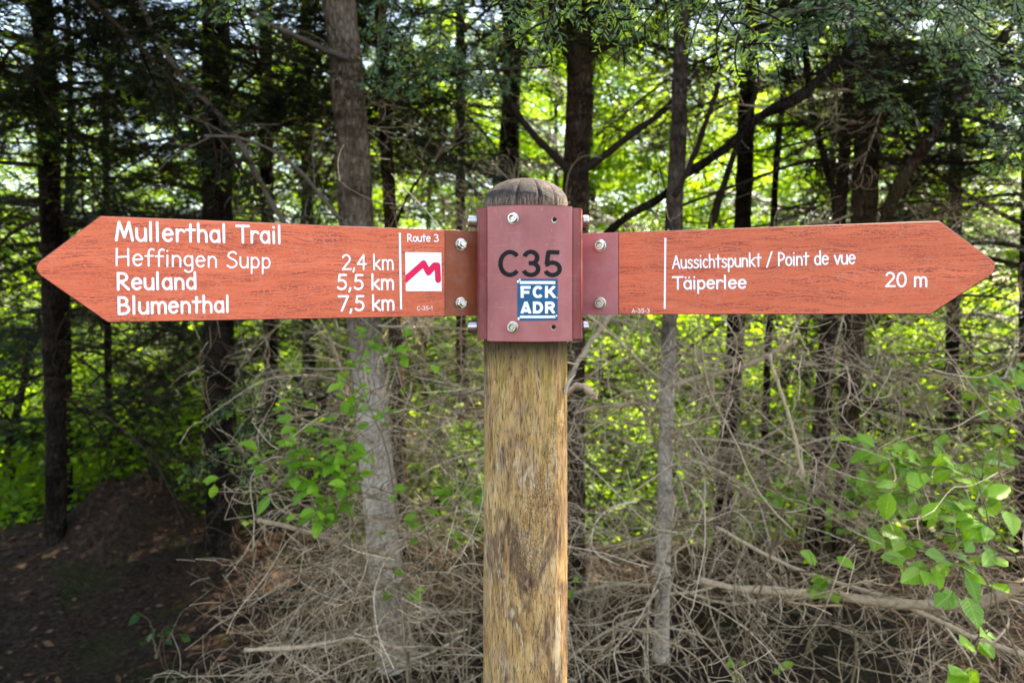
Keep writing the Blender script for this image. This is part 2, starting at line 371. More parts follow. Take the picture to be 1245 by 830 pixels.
# ------------------------------------------------------------------ lettering: stroke alphabet turned into clean flat shapes
def arc(cx, cy, rx, ry, a0, a1, n=14):
    return [(cx + rx * math.cos(R(a0 + (a1 - a0) * i / n)), cy + ry * math.sin(R(a0 + (a1 - a0) * i / n))) for i in range(n + 1)]
def smooth2(p): return [tuple(q[:2]) for q in spline([(a, b, 0) for a, b in p], 28)]
G = {
 'M': (.80, [[(.04, 0), (.17, .75), (.38, .14), (.58, .75), (.72, 0)]]),
 'u': (.52, [[(.06, .5), (.06, .22)] + arc(.24, .2, .18, .2, 180, 350), [(.43, .5), (.44, 0)]]),
 'l': (.25, [[(.09, .78), (.09, 0)]]),
 'e': (.54, [[(.07, .27), (.45, .29)] + arc(.26, .26, .20, .25, 12, 318)]),
 'r': (.43, [[(.08, .5), (.08, 0)], [(.08, .28)] + arc(.26, .30, .17, .19, 180, 40)]),
 't': (.44, [[(.21, .72), (.20, 0)], [(.03, .50), (.40, .50)]]),
 'h': (.54, [[(.08, .78), (.08, 0)], [(.08, .28)] + arc(.26, .29, .18, .2, 180, 0) + [(.44, 0)]]),
 'a': (.54, [arc(.25, .25, .19, .245, 38, 322), [(.43, .50), (.45, 0)]]),
 'T': (.62, [[(.02, .73), (.60, .73)], [(.31, .73), (.31, 0)]]),
 'i': (.24, [[(.10, .5), (.10, 0)], [(.10, .70), (.10, .71)]]),
 'H': (.74, [[(.10, .75), (.09, 0)], [(.60, .75), (.61, 0)], [(.10, .37), (.60, .40)]]),
 'f': (.44, [arc(.33, .60, .15, .17, 55, 180) + [(.18, 0)], [(.03, .45), (.38, .46)]]),
 'n': (.54, [[(.08, .5), (.08, 0)], [(.08, .28)] + arc(.26, .29, .18, .2, 180, 0) + [(.44, 0)]]),
 'g': (.54, [arc(.25, .27, .19, .23, 38, 322), [(.43, .5), (.44, -.06)] + arc(.25, -.08, .19, .17, 0, -150)]),
 'S': (.62, [smooth2([(.50, .66), (.36, .75), (.16, .68), (.11, .54), (.24, .43), (.42, .35), (.53, .20), (.43, .05), (.22, .0), (.06, .09)])]),
 'p': (.54, [[(.08, .5), (.08, -.26)], arc(.26, .25, .19, .245, 142, -142)]),
 'R': (.64, [[(.10, .75), (.09, 0)], [(.10, .74)] + arc(.24, .56, .25, .18, 90, -90) + [(.11, .37)], [(.18, .38), (.56, 0)]]),
 'd': (.55, [arc(.25, .25, .19, .245, 38, 322), [(.44, .78), (.45, 0)]]),
 'B': (.64, [[(.10, .75), (.10, 0)], [(.10, .74)] + arc(.25, .57, .21, .17, 90, -90) + [(.11, .40)], [(.11, .40)] + arc(.28, .20, .26, .20, 90, -90) + [(.10, 0)]]),
 'm': (.78, [[(.08, .5), (.08, 0)], [(.08, .30)] + arc(.235, .31, .155, .19, 180, 0) + [(.39, 0)], [(.39, .30)] + arc(.545, .31, .155, .19, 180, 0) + [(.70, 0)]]),
 '2': (.62, [arc(.28, .54, .21, .20, 160, -30) + [(.06, .01), (.54, .02)]]),
 '4': (.62, [[(.41, 0), (.43, .75), (.05, .27), (.57, .28)]]),
 '5': (.62, [[(.51, .73), (.17, .73), (.13, .42)] + arc(.27, .23, .24, .23, 122, -142)]),
 '7': (.60, [[(.04, .73), (.54, .73), (.2, 0)]]),
 ',': (.27, [[(.12, .06), (.06, -.12)]]),
 'k': (.54, [[(.09, .78), (.09, 0)], [(.43, .49), (.10, .21)], [(.18, .27), (.47, 0)]]),
 'o': (.54, [arc(.27, .25, .20, .245, 90, 450, 22)]),
 '3': (.60, [arc(.25, .56, .20, .18, 145, -85) + arc(.26, .19, .25, .195, 85, -145)]),
 'C': (.64, [arc(.37, .37, .29, .37, 52, 308, 18)]),
 '-': (.40, [[(.05, .3), (.33, .3)]]),
 '1': (.44, [[(.08, .6), (.23, .75), (.23, 0)]]),
 'A': (.68, [[(.05, 0), (.34, .75), (.60, 0)], [(.15, .25), (.52, .26)]]),
 's': (.48, [smooth2([(.39, .43), (.26, .50), (.11, .44), (.13, .32), (.30, .24), (.41, .13), (.31, .01), (.17, 0), (.06, .06)])]),
 'c': (.48, [arc(.26, .25, .19, .245, 52, 308)]),
 '/': (.50, [[(.05, -.06), (.42, .82)]]),
 'P': (.56, [[(.10, .75), (.10, 0)], [(.10, .74)] + arc(.22, .53, .27, .21, 90, -90) + [(.10, .32)]]),
 'v': (.48, [[(.04, .5), (.23, 0), (.43, .5)]]),
 'ä': (.54, [arc(.25, .25, .19, .245, 38, 322), [(.43, .50), (.45, 0)], [(.14, .68), (.14, .69)], [(.35, .68), (.35, .69)]]),
 '0': (.62, [arc(.30, .37, .23, .37, 90, 450, 24)]),
 'V': (.5, []), ' ': (.34, []),
}
def sdf_mesh(field, x0, x1, y0, y1, h, m2d):
    """fill {field<0} on a grid by marching squares; m2d maps (N,2) -> (N,3). returns verts, faces"""
    nx_, ny_ = int((x1 - x0) / h) + 2, int((y1 - y0) / h) + 2
    X, Y = np.meshgrid(x0 + np.arange(nx_) * h, y0 + np.arange(ny_) * h)
    D = field(X, Y); D[np.abs(D) < 1e-9] = 1e-9; I = D < 0
    V = []; key = {}; F = []
    def corner(i, j):
        k = (0, i, j)
        if k not in key: key[k] = len(V); V.append((X[j, i], Y[j, i]))
        return key[k]
    def cross(i, j, i2, j2):
        k = (1, min(i, i2), min(j, j2), max(i, i2), max(j, j2))
        if k not in key:
            a, b = D[j, i], D[j2, i2]; t = a / (a - b)
            key[k] = len(V); V.append((X[j, i] + t * (X[j2, i2] - X[j, i]), Y[j, i] + t * (Y[j2, i2] - Y[j, i])))
        return key[k]
    any_ = I[:-1, :-1] | I[1:, :-1] | I[:-1, 1:] | I[1:, 1:]
    for j, i in zip(*np.nonzero(any_)):
        cs = ((i, j), (i + 1, j), (i + 1, j + 1), (i, j + 1)); poly = []
        for a in range(4):
            p, q = cs[a], cs[(a + 1) % 4]; ip, iq = I[p[1], p[0]], I[q[1], q[0]]
            if ip: poly.append(corner(*p))
            if ip != iq: poly.append(cross(*p, *q))
        if len(poly) >= 3: F.append(poly)
    return m2d(np.array(V)), F
def seg_field(segs, hw):
    S = np.array(segs)
    def f(X, Y):
        best = np.full(X.shape, 1e9)
        for (ax, ay, bx, by) in S:
            lo_x, hi_x = min(ax, bx) - hw * 3, max(ax, bx) + hw * 3; c = (X[0] >= lo_x) & (X[0] <= hi_x)
            if not c.any(): continue
            i0, i1 = np.argmax(c), len(c) - np.argmax(c[::-1]); xs_, ys_ = X[:, i0:i1], Y[:, i0:i1]
            dx, dy = bx - ax, by - ay; L = dx * dx + dy * dy + 1e-12
            t = np.clip(((xs_ - ax) * dx + (ys_ - ay) * dy) / L, 0, 1)
            dd = np.hypot(xs_ - ax - t * dx, ys_ - ay - t * dy) - hw
            best[:, i0:i1] = np.minimum(best[:, i0:i1], dd)
        return best
    return f
def text_segs(s, kern=0.0):
    x = 0; out = []
    for ch in s:
        adv, st = G[ch]
        for p in st:
            for a, b in zip(p[:-1], p[1:]): out.append((a[0] + x, a[1], b[0] + x, b[1]))
        x += adv + kern
    return out
def write_line(mb, s, p0, p1, cap, bold, z, kern=0.0):
    """write s between board points p0 and p1 (baseline ends), capital height cap (metres)"""
    segs = np.array(text_segs(s, kern)); lo, hi = min(segs[:, 0].min(), segs[:, 2].min()), max(segs[:, 0].max(), segs[:, 2].max())
    p0 = np.array(p0); p1 = np.array(p1); d = p1 - p0; L = np.hypot(*d); d /= L; nrm = np.array([-d[1], d[0]])
    sy = cap / .75; sx = (L - 2 * bold) / (hi - lo)
    q = np.empty_like(segs); q[:, 0] = (segs[:, 0] - lo) * sx + bold; q[:, 2] = (segs[:, 2] - lo) * sx + bold; q[:, 1] = segs[:, 1] * sy; q[:, 3] = segs[:, 3] * sy
    f = seg_field(q, bold)
    m2 = lambda A: np.column_stack([p0[0] + A[:, 0] * d[0] + A[:, 1] * nrm[0], p0[1] + A[:, 0] * d[1] + A[:, 1] * nrm[1], np.full(len(A), z)])
    V, Fc = sdf_mesh(f, -.002, L + .002, q[:, [1, 3]].min() - bold - .001, q[:, [1, 3]].max() + bold + .001, min(.0006, bold * .45), m2)
    mb.polys(V, Fc)

# ------------------------------------------------------------------ the signpost
PD = 1.20                                     # depth of the post axis
PX = (639.0 - CXP) / FPX * PD
post_root = empty("signpost", (PX, PD, 0))
tag(post_root, "round wooden trail signpost with two red arrow boards and plate C35", "signpost")
PR = .0648
pm = MB(); NA, z_sh, dome = 160, 1.7495, .0385
prof = [(z, 1.0) for z in np.linspace(-.25, z_sh, 240)] + [(z_sh + dome * math.sin(a), math.cos(a) ** .92) for a in np.linspace(.06, 1.555, 26)]
rings = []
for (z, k) in prof:
    a = np.linspace(0, 2 * np.pi, NA, endpoint=False); r = np.full(NA, PR * k)
    for j in range(NA):
        ca, sa = math.cos(a[j]), math.sin(a[j])
        dn = .0016 * noise.noise((ca * 1.6, sa * 1.6, z * 2.2)) + .0010 * noise.noise((ca * 9, sa * 9, z * 1.4))
        ck = noise.noise((ca * 7 + 5, sa * 7, z * .55)); dn -= .0035 * max(0, .1 - abs(ck)) / .1 * max(0, noise.noise((ca * 2, sa * 2 + 9, z * 1.3)) + .05)
        if z > z_sh - .02: dn *= .35
        if z > z_sh - .03:                   # radial drying cracks of the domed end
            for (ac, wd, dp) in ((R(-103), .035, .008), (R(-72), .028, .006), (R(-48), .03, .005), (R(-140), .03, .004), (R(30), .04, .006), (R(120), .04, .006)):
                da = (a[j] - ac + math.pi) % (2 * math.pi) - math.pi
                dn -= dp * max(0, 1 - abs(da) / wd) * min(1, k * 1.2 + .2)
        r[j] += dn * min(1, k + .15)
    rings.append(np.column_stack([r * np.cos(a), r * np.sin(a), np.full(NA, z)]))
pv = np.concatenate(rings); nr = len(prof)
k = np.arange(NA); k2 = (k + 1) % NA; bs = (np.arange(nr - 1) * NA)[:, None]
pm.add(pv, np.stack([bs + k, bs + k2, bs + NA + k2, bs + NA + k], -1).reshape(-1, 4))
pm.f.append(((nr - 1) * NA + k)[None]); pm.m.append(np.zeros(1))
post = pm.build("post", M["post"], post_root)

sp_ = MB(); P_ = spline([tuple(at(687, 476, 1.172) - Vector((PX, PD, 0))), tuple(at(692, 464, 1.16) - Vector((PX, PD, 0))), tuple(at(699.5, 455.5, 1.155) - Vector((PX, PD, 0)))], 10)
tubes(sp_, P_[None], np.linspace(.0034, .0006, 10)[None], 6); sp_.build("torn_splinter", mat_plain("fresh_split_wood", (.55, .50, .45), .8), post, smooth=False)

# mounting plate: bowed front with two set-back flanges (local coordinates of the post: -Y faces the camera)
def zpx(py, d): return ZC + (HYP - py) / FPX * d
def xpx(px, d): return (px - CXP) / FPX * d - PX
FD = 1.121                                     # depth of the plate's front at its middle
HWp = .0625; SAG = .017; RAD = (HWp ** 2 + SAG ** 2) / (2 * SAG)
pxc = xpx(644.5, FD)                           # middle of the bowed part
zt_, zb_ = zpx(249, FD), zpx(414.5, FD)
def bow(x):                                    # local y of the bowed front at local x
    return (FD - PD) + RAD - math.sqrt(max(0, RAD ** 2 - (x - pxc) ** 2))
def slab(outline_front, outline_back, z0, z1, mb, m=0, bev=.0012):
    """vertical sheet between two plan polylines"""
    f = np.array(outline_front); b = np.array(outline_back); n = len(f)
    loop = np.concatenate([f, b[::-1]]); N = len(loop)
    V = np.concatenate([np.column_stack([loop, np.full(N, z)]) for z in (z0, z1)])
    i = np.arange(N); j = (i + 1) % N
    mb.polys(V, [(a, b_, b_ + N, a + N) for a, b_ in zip(i, j)] + [tuple((k_, k_ + 1, N - 2 - k_, N - 1 - k_)) for k_ in range(n - 1)] + [tuple(reversed((N + k_, N + k_ + 1, 2 * N - 2 - k_, 2 * N - 1 - k_))) for k_ in range(n - 1)], m)
mp_ = MB(); xa = np.linspace(pxc - HWp, pxc + HWp, 25)
slab([(x, bow(x)) for x in xa], [(x, bow(x) + .004) for x in xa], zb_, zt_, mp_)
plate = mp_.build("mounting_plate", M["plate"], post_root, smooth=False)
plate.modifiers.new("bevel", 'BEVEL').width = .0008; plate.modifiers["bevel"].segments = 2
yf = bow(pxc - HWp)
for s, (x_in, x_out) in ((-1, (pxc - HWp - .0006, xpx(580, 1.150))), (1, (pxc + HWp + .0006, xpx(708.5, 1.150)))):
    fm = MB()
    z1_, z0_ = zt_ - .0025, zb_ + .0025
    xk = x_in + (x_out - x_in) * .82
    slab([(x_in - s * .004, yf + .0052), (x_in + s * .001, yf + .003), (xk, yf + .010), (x_out, yf + .016), (x_out, yf + .115)],
         [(x_in - s * .004, yf + .0082), (x_in + s * .001, yf + .006), (xk - s * .002, yf + .0135), (x_out - s * .003, yf + .018), (x_out - s * .003, yf + .115)], z0_, z1_, fm)
    fl = fm.build("side_flange", M["plate_dark"], post_root, smooth=False)
    fl.modifiers.new("bevel", 'BEVEL').width = .0007

def lathe(mb, prof, axis_o, ax, up, sides=28, m=0):
    ax = Vector(ax).normalized(); u = Vector(up).normalized(); v = ax.cross(u)
    V = []; F_ = []
    for (r, h) in prof:
        for i in range(sides):
            t = 2 * math.pi * i / sides; V.append(Vector(axis_o) + ax * h + (u * math.cos(t) + v * math.sin(t)) * r)
    for j in range(len(prof) - 1):
        for i in range(sides):
            i2 = (i + 1) % sides; F_.append((j * sides + i, j * sides + i2, (j + 1) * sides + i2, (j + 1) * sides + i))
    F_.append(tuple(range(sides - 1, -1, -1))); F_.append(tuple((len(prof) - 1) * sides + i for i in range(sides)))
    mb.polys(np.array([tuple(p) for p in V]), F_, m)
def socket_bolt(o, ax, parent, r=.0068, h=.009, washer=True, up=(0, 0, 1)):
    mb = MB(); ax = Vector(ax).normalized()
    if washer: lathe(mb, [(r * 1.0, 0), (r * 1.22, .0001), (r * 1.25, .0008), (r * 1.22, .0015), (r * 1.0, .0016)], o, ax, up)
    o2 = Vector(o) + ax * .0016
    lathe(mb, [(r * .98, 0), (r, .0006), (r, h - .0012), (r * .9, h), (r * .60, h), (r * .55, h - .0008)], o2, ax, up)
    mb.f.pop(); mb.m.pop()
    # hexagonal socket: six dark walls down to a floor
    a6 = [(math.cos(i * math.pi / 3), math.sin(i * math.pi / 3)) for i in range(6)]
    u = Vector(up).normalized(); v = ax.cross(u)
    rim = [o2 + ax * (h - .0006) + (u * c + v * s_) * r * .56 for c, s_ in a6]; flo = [o2 + ax * (h - .005) + (u * c + v * s_) * r * .54 for c, s_ in a6]
    mb.polys(np.array([tuple(p) for p in rim + flo]), [(i, (i + 1) % 6, 6 + (i + 1) % 6, 6 + i) for i in range(6)] + [tuple(range(6, 12))], 0)
    b = mb.build("bolt", M["steel"], parent, smooth=False); return b
def hex_nut(o, ax, parent, r=.0078, h=.0062, up=(0, 0, 1)):
    mb = MB(); ax = Vector(ax).normalized()
    lathe(mb, [(r * .9, 0), (r * 1.12, .0001), (r * 1.15, .0008), (r * 1.12, .0015), (r * .9, .0016)], o, ax, up)
    o2 = Vector(o) + ax * .0016
    lathe(mb, [(r, 0), (r, h - .0008), (r * .86, h)], o2, ax, up, 6)
    lathe(mb, [(r * .56, h - .001), (r * .56, h + .0022), (r * .46, h + .003)], o2, ax, up, 20)
    return mb.build("nut", M["steel"], parent, smooth=False)
def on_plate(px, py):
    x = xpx(px, FD); 
    for _ in range(4): x = xpx(px, PD + bow(x))
    y = bow(x); return x, y, zpx(py, PD + y)
for (px, py) in ((624, 265.5), (623.5, 397.5)):
    x, y, z = on_plate(px, py); n_ = Vector((x - pxc, -math.sqrt(RAD ** 2 - (x - pxc) ** 2), 0))
    socket_bolt((x, y - .0002, z), n_, plate)
for (px, py) in ((674, 267), (673, 397.5)):
    x, y, z = on_plate(px, py); mb = MB(); n_ = Vector((x - pxc, -math.sqrt(RAD ** 2 - (x - pxc) ** 2), 0)).normalized()
    lathe(mb, [(.0034, .0002), (.0034, .0005)], (x, y, z), n_, (0, 0, 1), 22, 0)
    lathe(mb, [(.0039, .0001), (.0039, .0003)], (x - .0004, y, z - .0006), n_, (0, 0, 1), 22, 1)
    mb.build("drill_hole", [M["hole"], M["steel"]], plate, smooth=False)
zs = (zpx(269, 1.17), zpx(397, 1.17))
xl_, xr_ = xpx(580, 1.150), xpx(708.5, 1.150)
for z in zs:
    socket_bolt((xl_ - .0002, yf + .030, z), (-1, 0, 0), post_root, .0092, .0125, True)
    socket_bolt((xr_ + .0002, yf + .030, z), (1, 0, 0), post_root, .0092, .0085, False)

def font_mesh(txt, width, height, bold=0.0):
    """flat mesh of txt in the built-in typeface, scaled to width x height, lower left at the origin"""
    cu = bpy.data.curves.new("t", 'FONT'); cu.body = txt; cu.offset = bold; cu.resolution_u = 6; cu.fill_mode = 'FRONT'
    o = bpy.data.objects.new("t", cu); COL.objects.link(o)
    dg = bpy.context.evaluated_depsgraph_get(); me = bpy.data.meshes.new_from_object(o.evaluated_get(dg))
    bpy.data.objects.remove(o)
    v = np.array([p.co[:] for p in me.vertices]); fs = [tuple(p.vertices) for p in me.polygons]
    lo, hi = v.min(0), v.max(0); v = (v - lo) / np.maximum(hi - lo, 1e-6) * np.array([width, height, 1]); v[:, 2] = 0
    return v, fs
def curve_on_plate(v2, off):                   # (x local, z) -> on the bowed plate, proud by off
    return np.array([(x, bow(x) - off, z) for x, z in v2])
def subdiv(v, fs, lim):
    """split long triangles so lettering can follow the bow"""
    import bmesh
    bm = bmesh.new(); vs = [bm.verts.new(p) for p in v]
    for f in fs:
        try: bm.faces.new([vs[i] for i in f])
        except ValueError: pass
    bmesh.ops.triangulate(bm, faces=bm.faces[:])
    for _ in range(4):
        es = [e for e in bm.edges if abs(e.verts[0].co.x - e.verts[1].co.x) > lim]
        if not es: break
        bmesh.ops.subdivide_edges(bm, edges=es, cuts=1); bmesh.ops.triangulate(bm, faces=bm.faces[:])
    bm.verts.index_update(); V = np.array([p.co[:] for p in bm.verts]); Fs = [tuple(q.index for q in f.verts) for f in bm.faces]; bm.free(); return V, Fs
def plate_text(txt, pxl, pxr, pyb, pyt, off, mat, parent, bold, name="lettering"):
    xL, _, zB = on_plate(pxl, pyb); xR, _, zT = on_plate(pxr, pyt)
    v, fs = font_mesh(txt, xR - xL, zT - zB, bold); v, fs = subdiv(v, fs, .006)
    mb = MB(); mb.polys(curve_on_plate(np.column_stack([v[:, 0] + xL, v[:, 1] + zB]), off), fs)
    return mb, parent
# C35 as three strokes of even width with blunt ends
def blunt(segs_list, hw):
    def f(X, Y):
        best = np.full(X.shape, 1e9)
        for p in segs_list:
            for i, ((ax, ay), (bx, by)) in enumerate(zip(p[:-1], p[1:])):
                dx, dy = bx - ax, by - ay; L = math.hypot(dx, dy); ux, uy = dx / L, dy / L
                t = (X - ax) * ux + (Y - ay) * uy; s_ = np.abs((X - ax) * -uy + (Y - ay) * ux)
                e0 = 0 if i == 0 else hw * .45; e1 = 0 if i == len(p) - 2 else hw * .45
                best = np.minimum(best, np.maximum(s_ - hw, np.maximum(-t - e0, t - L - e1)))
        return best
    return f
xL, _, zB = on_plate(606.5, 336.5); xR, _, zT = on_plate(681.5, 304.5); h_ = zT - zB; w_ = xR - xL
C_ = [(.5 * 1 + 0, 0)]
u_ = h_; hw_ = .058 * h_ * 1.4
def sc(pts, ox): return [(ox + x * u_, y * u_) for x, y in pts]
g1 = sc(arc(.405, .5, .345, .43, 40, 320, 30), 0)
g2 = sc(arc(.31, .715, .23, .22, 168, -88, 20) , .86 * u_); g2b = sc([(.23, .51), (.31, .51)] + arc(.31, .29, .265, .225, 88, -165, 24)[1:], .86 * u_)
g3 = sc([(.60, .925), (.19, .925), (.125, .46)], 1.62 * u_); g3b = sc([(.125, .46)] + arc(.34, .30, .27, .235, 140, -160, 26), 1.62 * u_)
fx = w_ / (2.26 * u_)
V2, F2 = sdf_mesh(blunt([g1, g2, g2b, g3, g3b], hw_), -.002, 2.4 * u_, -.002, u_ * 1.05, .0007, lambda A: A)
mb = MB(); mb.polys(curve_on_plate(np.column_stack([xL + V2[:, 0] * fx, zB + V2[:, 1]]), .0004), F2)
mb.build("lettering", M["black"], plate, smooth=False)

# sticker
sx0, _, sz0 = on_plate(629, 390); sx1, _, sz1 = on_plate(678, 339)
sm = MB(); n_ = 16; gx = np.linspace(sx0, sx1, n_)
fr = curve_on_plate([(x, sz0 + .0010 * (i / n_)) for i, x in enumerate(gx)] + [(x, sz1) for x in gx], .0005)
sm.polys(fr, [(i, i + 1, n_ + i + 1, n_ + i) for i in range(n_ - 1)])
sticker = sm.build("sticker", M["blue"], post_root, smooth=False)
sl = MB()
W_, H_ = sx1 - sx0, sz1 - sz0
for (a0, a1) in ((.065, .125), (.875, .945)):
    gx2 = np.linspace(sx0 + .06 * W_, sx1 - .06 * W_, 12)
    sl.polys(curve_on_plate([(x, sz0 + a0 * H_) for x in gx2] + [(x, sz0 + a1 * H_) for x in gx2], .0008), [(i, i + 1, 12 + i + 1, 12 + i) for i in range(11)])
# heavy condensed capitals as strokes in a 1 x 1 letter box
HV = {'F': [[(.16, 0), (.16, 1)], [(.0, .88), (.92, .88)], [(.16, .47), (.8, .47)]],
      'C': [[(p[0], p[1]) for p in arc(.5, .5, .36, .40, 38, 322, 22)]],
      'K': [[(.16, 0), (.16, 1)], [(.90, 1.0), (.30, .44)], [(.42, .58), (.95, 0)]],
      'A': [[(.13, 0), (.5, 1.0)], [(.5, 1.0), (.87, 0)], [(.26, .24), (.74, .24)]],
      'D': [[(.16, 0), (.16, 1)], [(.16, .88), (.42, .88)] + arc(.44, .5, .37, .38, 85, -85, 16) + [(.42, .12), (.16, .12)]],
      'R': [[(.16, 0), (.16, 1)], [(.16, .88), (.5, .88)] + arc(.52, .68, .26, .20, 85, -85, 12) + [(.5, .47), (.16, .47)], [(.52, .46), (.86, 0)]]}
for word, y0 in (("FCK", .545), ("ADR", .175)):
    ch = .285 * H_; cw = .275 * W_
    for i, c in enumerate(word):
        ox = sx0 + W_ * (.075 + .30 * i); oz = sz0 + y0 * H_
        st = [[(x * cw, min(1, y) * ch) for x, y in p] for p in HV[c]]
        raw = blunt(st, .118 * ch * 1.08)
        f = lambda X, Y, raw=raw: np.maximum(raw(X, Y), np.maximum(-Y, Y - ch))
        V2, F2 = sdf_mesh(f, -.002, cw + .003, -.001, ch + .001, .0005, lambda A: A)
        sl.polys(curve_on_plate(np.column_stack([ox + V2[:, 0], oz + V2[:, 1]]), .0008), F2)
# worn white corner and edge spots
for (ux, uz, r) in ((.015, .93, .0022), (.03, .05, .0022), (.97, .12, .0016), (.06, .97, .0018), (.985, .55, .0011)):
    a = np.linspace(0, 2 * np.pi, 9, endpoint=False); cxs, czs = sx0 + ux * W_, sz0 + uz * H_
    sl.polys(curve_on_plate([(cxs + r * (1 + .4 * math.sin(3 * t)) * math.cos(t) * .7, czs + r * math.sin(t)) for t in a], .0011), [tuple(range(9))])
sl.build("lettering", M["stwhite"], sticker, smooth=False)

# arrow boards -------------------------------------------------------
HB = .1274
class Board:
    """plane of a board: px -> (u, v) on its face; u runs away from the post for the right board, towards it for the left"""
    def __init__(s, jx, jt, jb, fx, ft, fb):
        dj, df = HB * FPX / (jb - jt), HB * FPX / (fb - ft)
        s.a = at(jx, (jt + jb) / 2, dj); s.b = at(fx, (ft + fb) / 2, df)
        u = (s.b - s.a) if fx > jx else (s.a - s.b)
        s.u = u.normalized(); s.n = Vector((0, 0, 1)).cross(s.u).normalized()   # away from camera
        s.n = s.u.cross(Vector((0, 0, 1))).normalized(); s.v = s.n.cross(s.u).normalized()
        if s.n.y > 0: s.n = -s.n
        s.v = s.n.cross(s.u).normalized()
        s.o = s.a
        s.M = Matrix.Translation(s.o) @ Matrix((s.u, s.v, s.n)).transposed().to_4x4()
    def uv(s, px, py):
        d = at(px, py, 1.0) - Vector((0, 0, ZC)); c = Vector((0, 0, ZC))
        t = (s.o - c).dot(s.n) / d.dot(s.n); p = c + d * t - s.o
        return np.array([p.dot(s.u), p.dot(s.v)])
def round_poly(pts, rad, n=8):
    out = []; N = len(pts)
    for i, (p, r) in enumerate(zip(pts, rad)):
        p = np.array(p); a = np.array(pts[i - 1]) - p; b = np.array(pts[(i + 1) % N]) - p
        if r <= 0: out.append(p); continue
        a /= np.hypot(*a); b /= np.hypot(*b); c = math.acos(np.clip(a @ b, -1, 1)); t = r / math.tan(c / 2)
        p0, p1 = p + a * t, p + b * t; bis = a + b; bis /= np.hypot(*bis); cen = p + bis * r / math.sin(c / 2)
        a0 = math.atan2(*(p0 - cen)[::-1]); a1 = math.atan2(*(p1 - cen)[::-1]); da = (a1 - a0 + math.pi) % (2 * math.pi) - math.pi
        out += [cen + r * np.array([math.cos(a0 + da * k / n), math.sin(a0 + da * k / n)]) for k in range(n + 1)]
    return np.array(out)
def plank(poly, z_front, thick, bev, name, mats, parent, wm):
    """flat shape with a small bevel round its front edge; mats: face, edge"""
    mb = MB(); P_ = np.asarray(poly); N = len(P_)
    area = np.sum(P_[:, 0] * np.roll(P_[:, 1], -1) - np.roll(P_[:, 0], -1) * P_[:, 1])
    if area < 0: P_ = P_[::-1]
    e = norm(np.roll(P_, -1, 0) - P_); nr = np.column_stack([e[:, 1], -e[:, 0]]); vn = norm(nr + np.roll(nr, 1, 0))
    inn = P_ - vn * bev
    V = np.concatenate([np.column_stack([inn, np.full(N, z_front)]), np.column_stack([P_, np.full(N, z_front - bev)]), np.column_stack([P_, np.full(N, z_front - thick)])])
    i = np.arange(N); j = (i + 1) % N
    mb.polys(V, [tuple(range(N))], 0); mb.n -= len(V); mb.v.pop(); mb.uv.pop()
    mb.polys(V, [(N + a, N + b, b, a) for a, b in zip(i, j)] + [(2 * N + a, 2 * N + b, N + b, N + a) for a, b in zip(i, j)] + [tuple(2 * N + i[::-1])], 1)
    o = mb.build(name, mats, parent, smooth=False); o.matrix_local = post_root.matrix_world.inverted() @ wm if parent is post_root else Matrix(); return o
bpy.context.view_layer.update()

BL = Board(580, 281, 383, 123, 263, 391)
BRt = Board(710, 284, 382, 1140, 269, 381)
polyL = round_poly([BL.uv(*p) for p in ((541, 279.5), (541, 384.3), (131, 392), (36, 326), (121.5, 262.5))], [0, 0, .006, .012, .006])
boardL = plank(polyL, 0, .008, .0009, "arrow_board", [M["board"], M["edge"]], post_root, BL.M)
boardL["label"] = "left pointing arrow board with four place names and distances"
polyR = round_poly([BRt.uv(*p) for p in ((752, 282.5), (1142, 268.5), (1219, 325), (1132, 381.7), (752, 382.3))], [0, .006, .014, .006, 0])
boardR = plank(polyR, 0, .008, .0009, "arrow_board", [M["board"], M["edge"]], post_root, BRt.M)
boardR["label"] = "right pointing arrow board for the viewpoint 20 m away"
tabL = plank(round_poly([BL.uv(*p) for p in ((541, 279.2), (581, 280.8), (581, 383.4), (541, 384.6))], [0] * 4), .0003, .006, .0006, "bracket_tab", [M["tab_brown"], M["plate_dark"]], post_root, BL.M)
tabR = plank(round_poly([BRt.uv(*p) for p in ((707, 284), (752, 282.2), (752, 382.5), (707, 382.8))], [0] * 4), .0003, .006, .0006, "bracket_tab", [M["tab_mauve"], M["plate_dark"]], post_root, BRt.M)
for (px, py) in ((560, 297), (560, 368.5)):
    u = BL.uv(px, py); hex_nut((u[0], u[1], .0005), (0, 0, 1), tabL, .0080, .0062, (0.2, 1, 0))
for (px, py) in ((730, 298.5), (730, 368.5)):
    u = BRt.uv(px, py); socket_bolt((u[0], u[1], .0005), (0, 0, 1), tabR, .0078, .008, True, (0, 1, 0))

def put(B, mb, s, x0, y0, x1, y1, cap_px, bold_px, kern=0.0):
    p0, p1 = B.uv(x0, y0), B.uv(x1, y1); cap = np.hypot(*(B.uv((x0 + x1) / 2, (y0 + y1) / 2) - B.uv((x0 + x1) / 2, (y0 + y1) / 2 - cap_px)))
    bold = np.hypot(*(B.uv(x0, y0) - B.uv(x0, y0 - bold_px)))
    write_line(mb, s, p0, p1, cap, bold, .0004, kern)
LT = MB()
put(BL, LT, "Mullerthal Trail", 139.5, 292, 341, 295.5, 21, 1.6, .04)
put(BL, LT, "Heffingen Supp", 140.5, 322.5, 329, 326, 19.5, 1.1, .03)
put(BL, LT, "Reuland", 142, 352, 239, 351, 19.5, 1.55, .035)
put(BL, LT, "Blumenthal", 143, 381.5, 278, 379, 19.5, 1.55, .035)
put(BL, LT, "2,4 km", 415.5, 327.5, 478.5, 327.5, 17.5, 1.1)
put(BL, LT, "5,5 km", 409.5, 351.5, 479, 351.5, 17.5, 1.34)
put(BL, LT, "7,5 km", 410.5, 377.5, 479.5, 376.5, 17.5, 1.36)
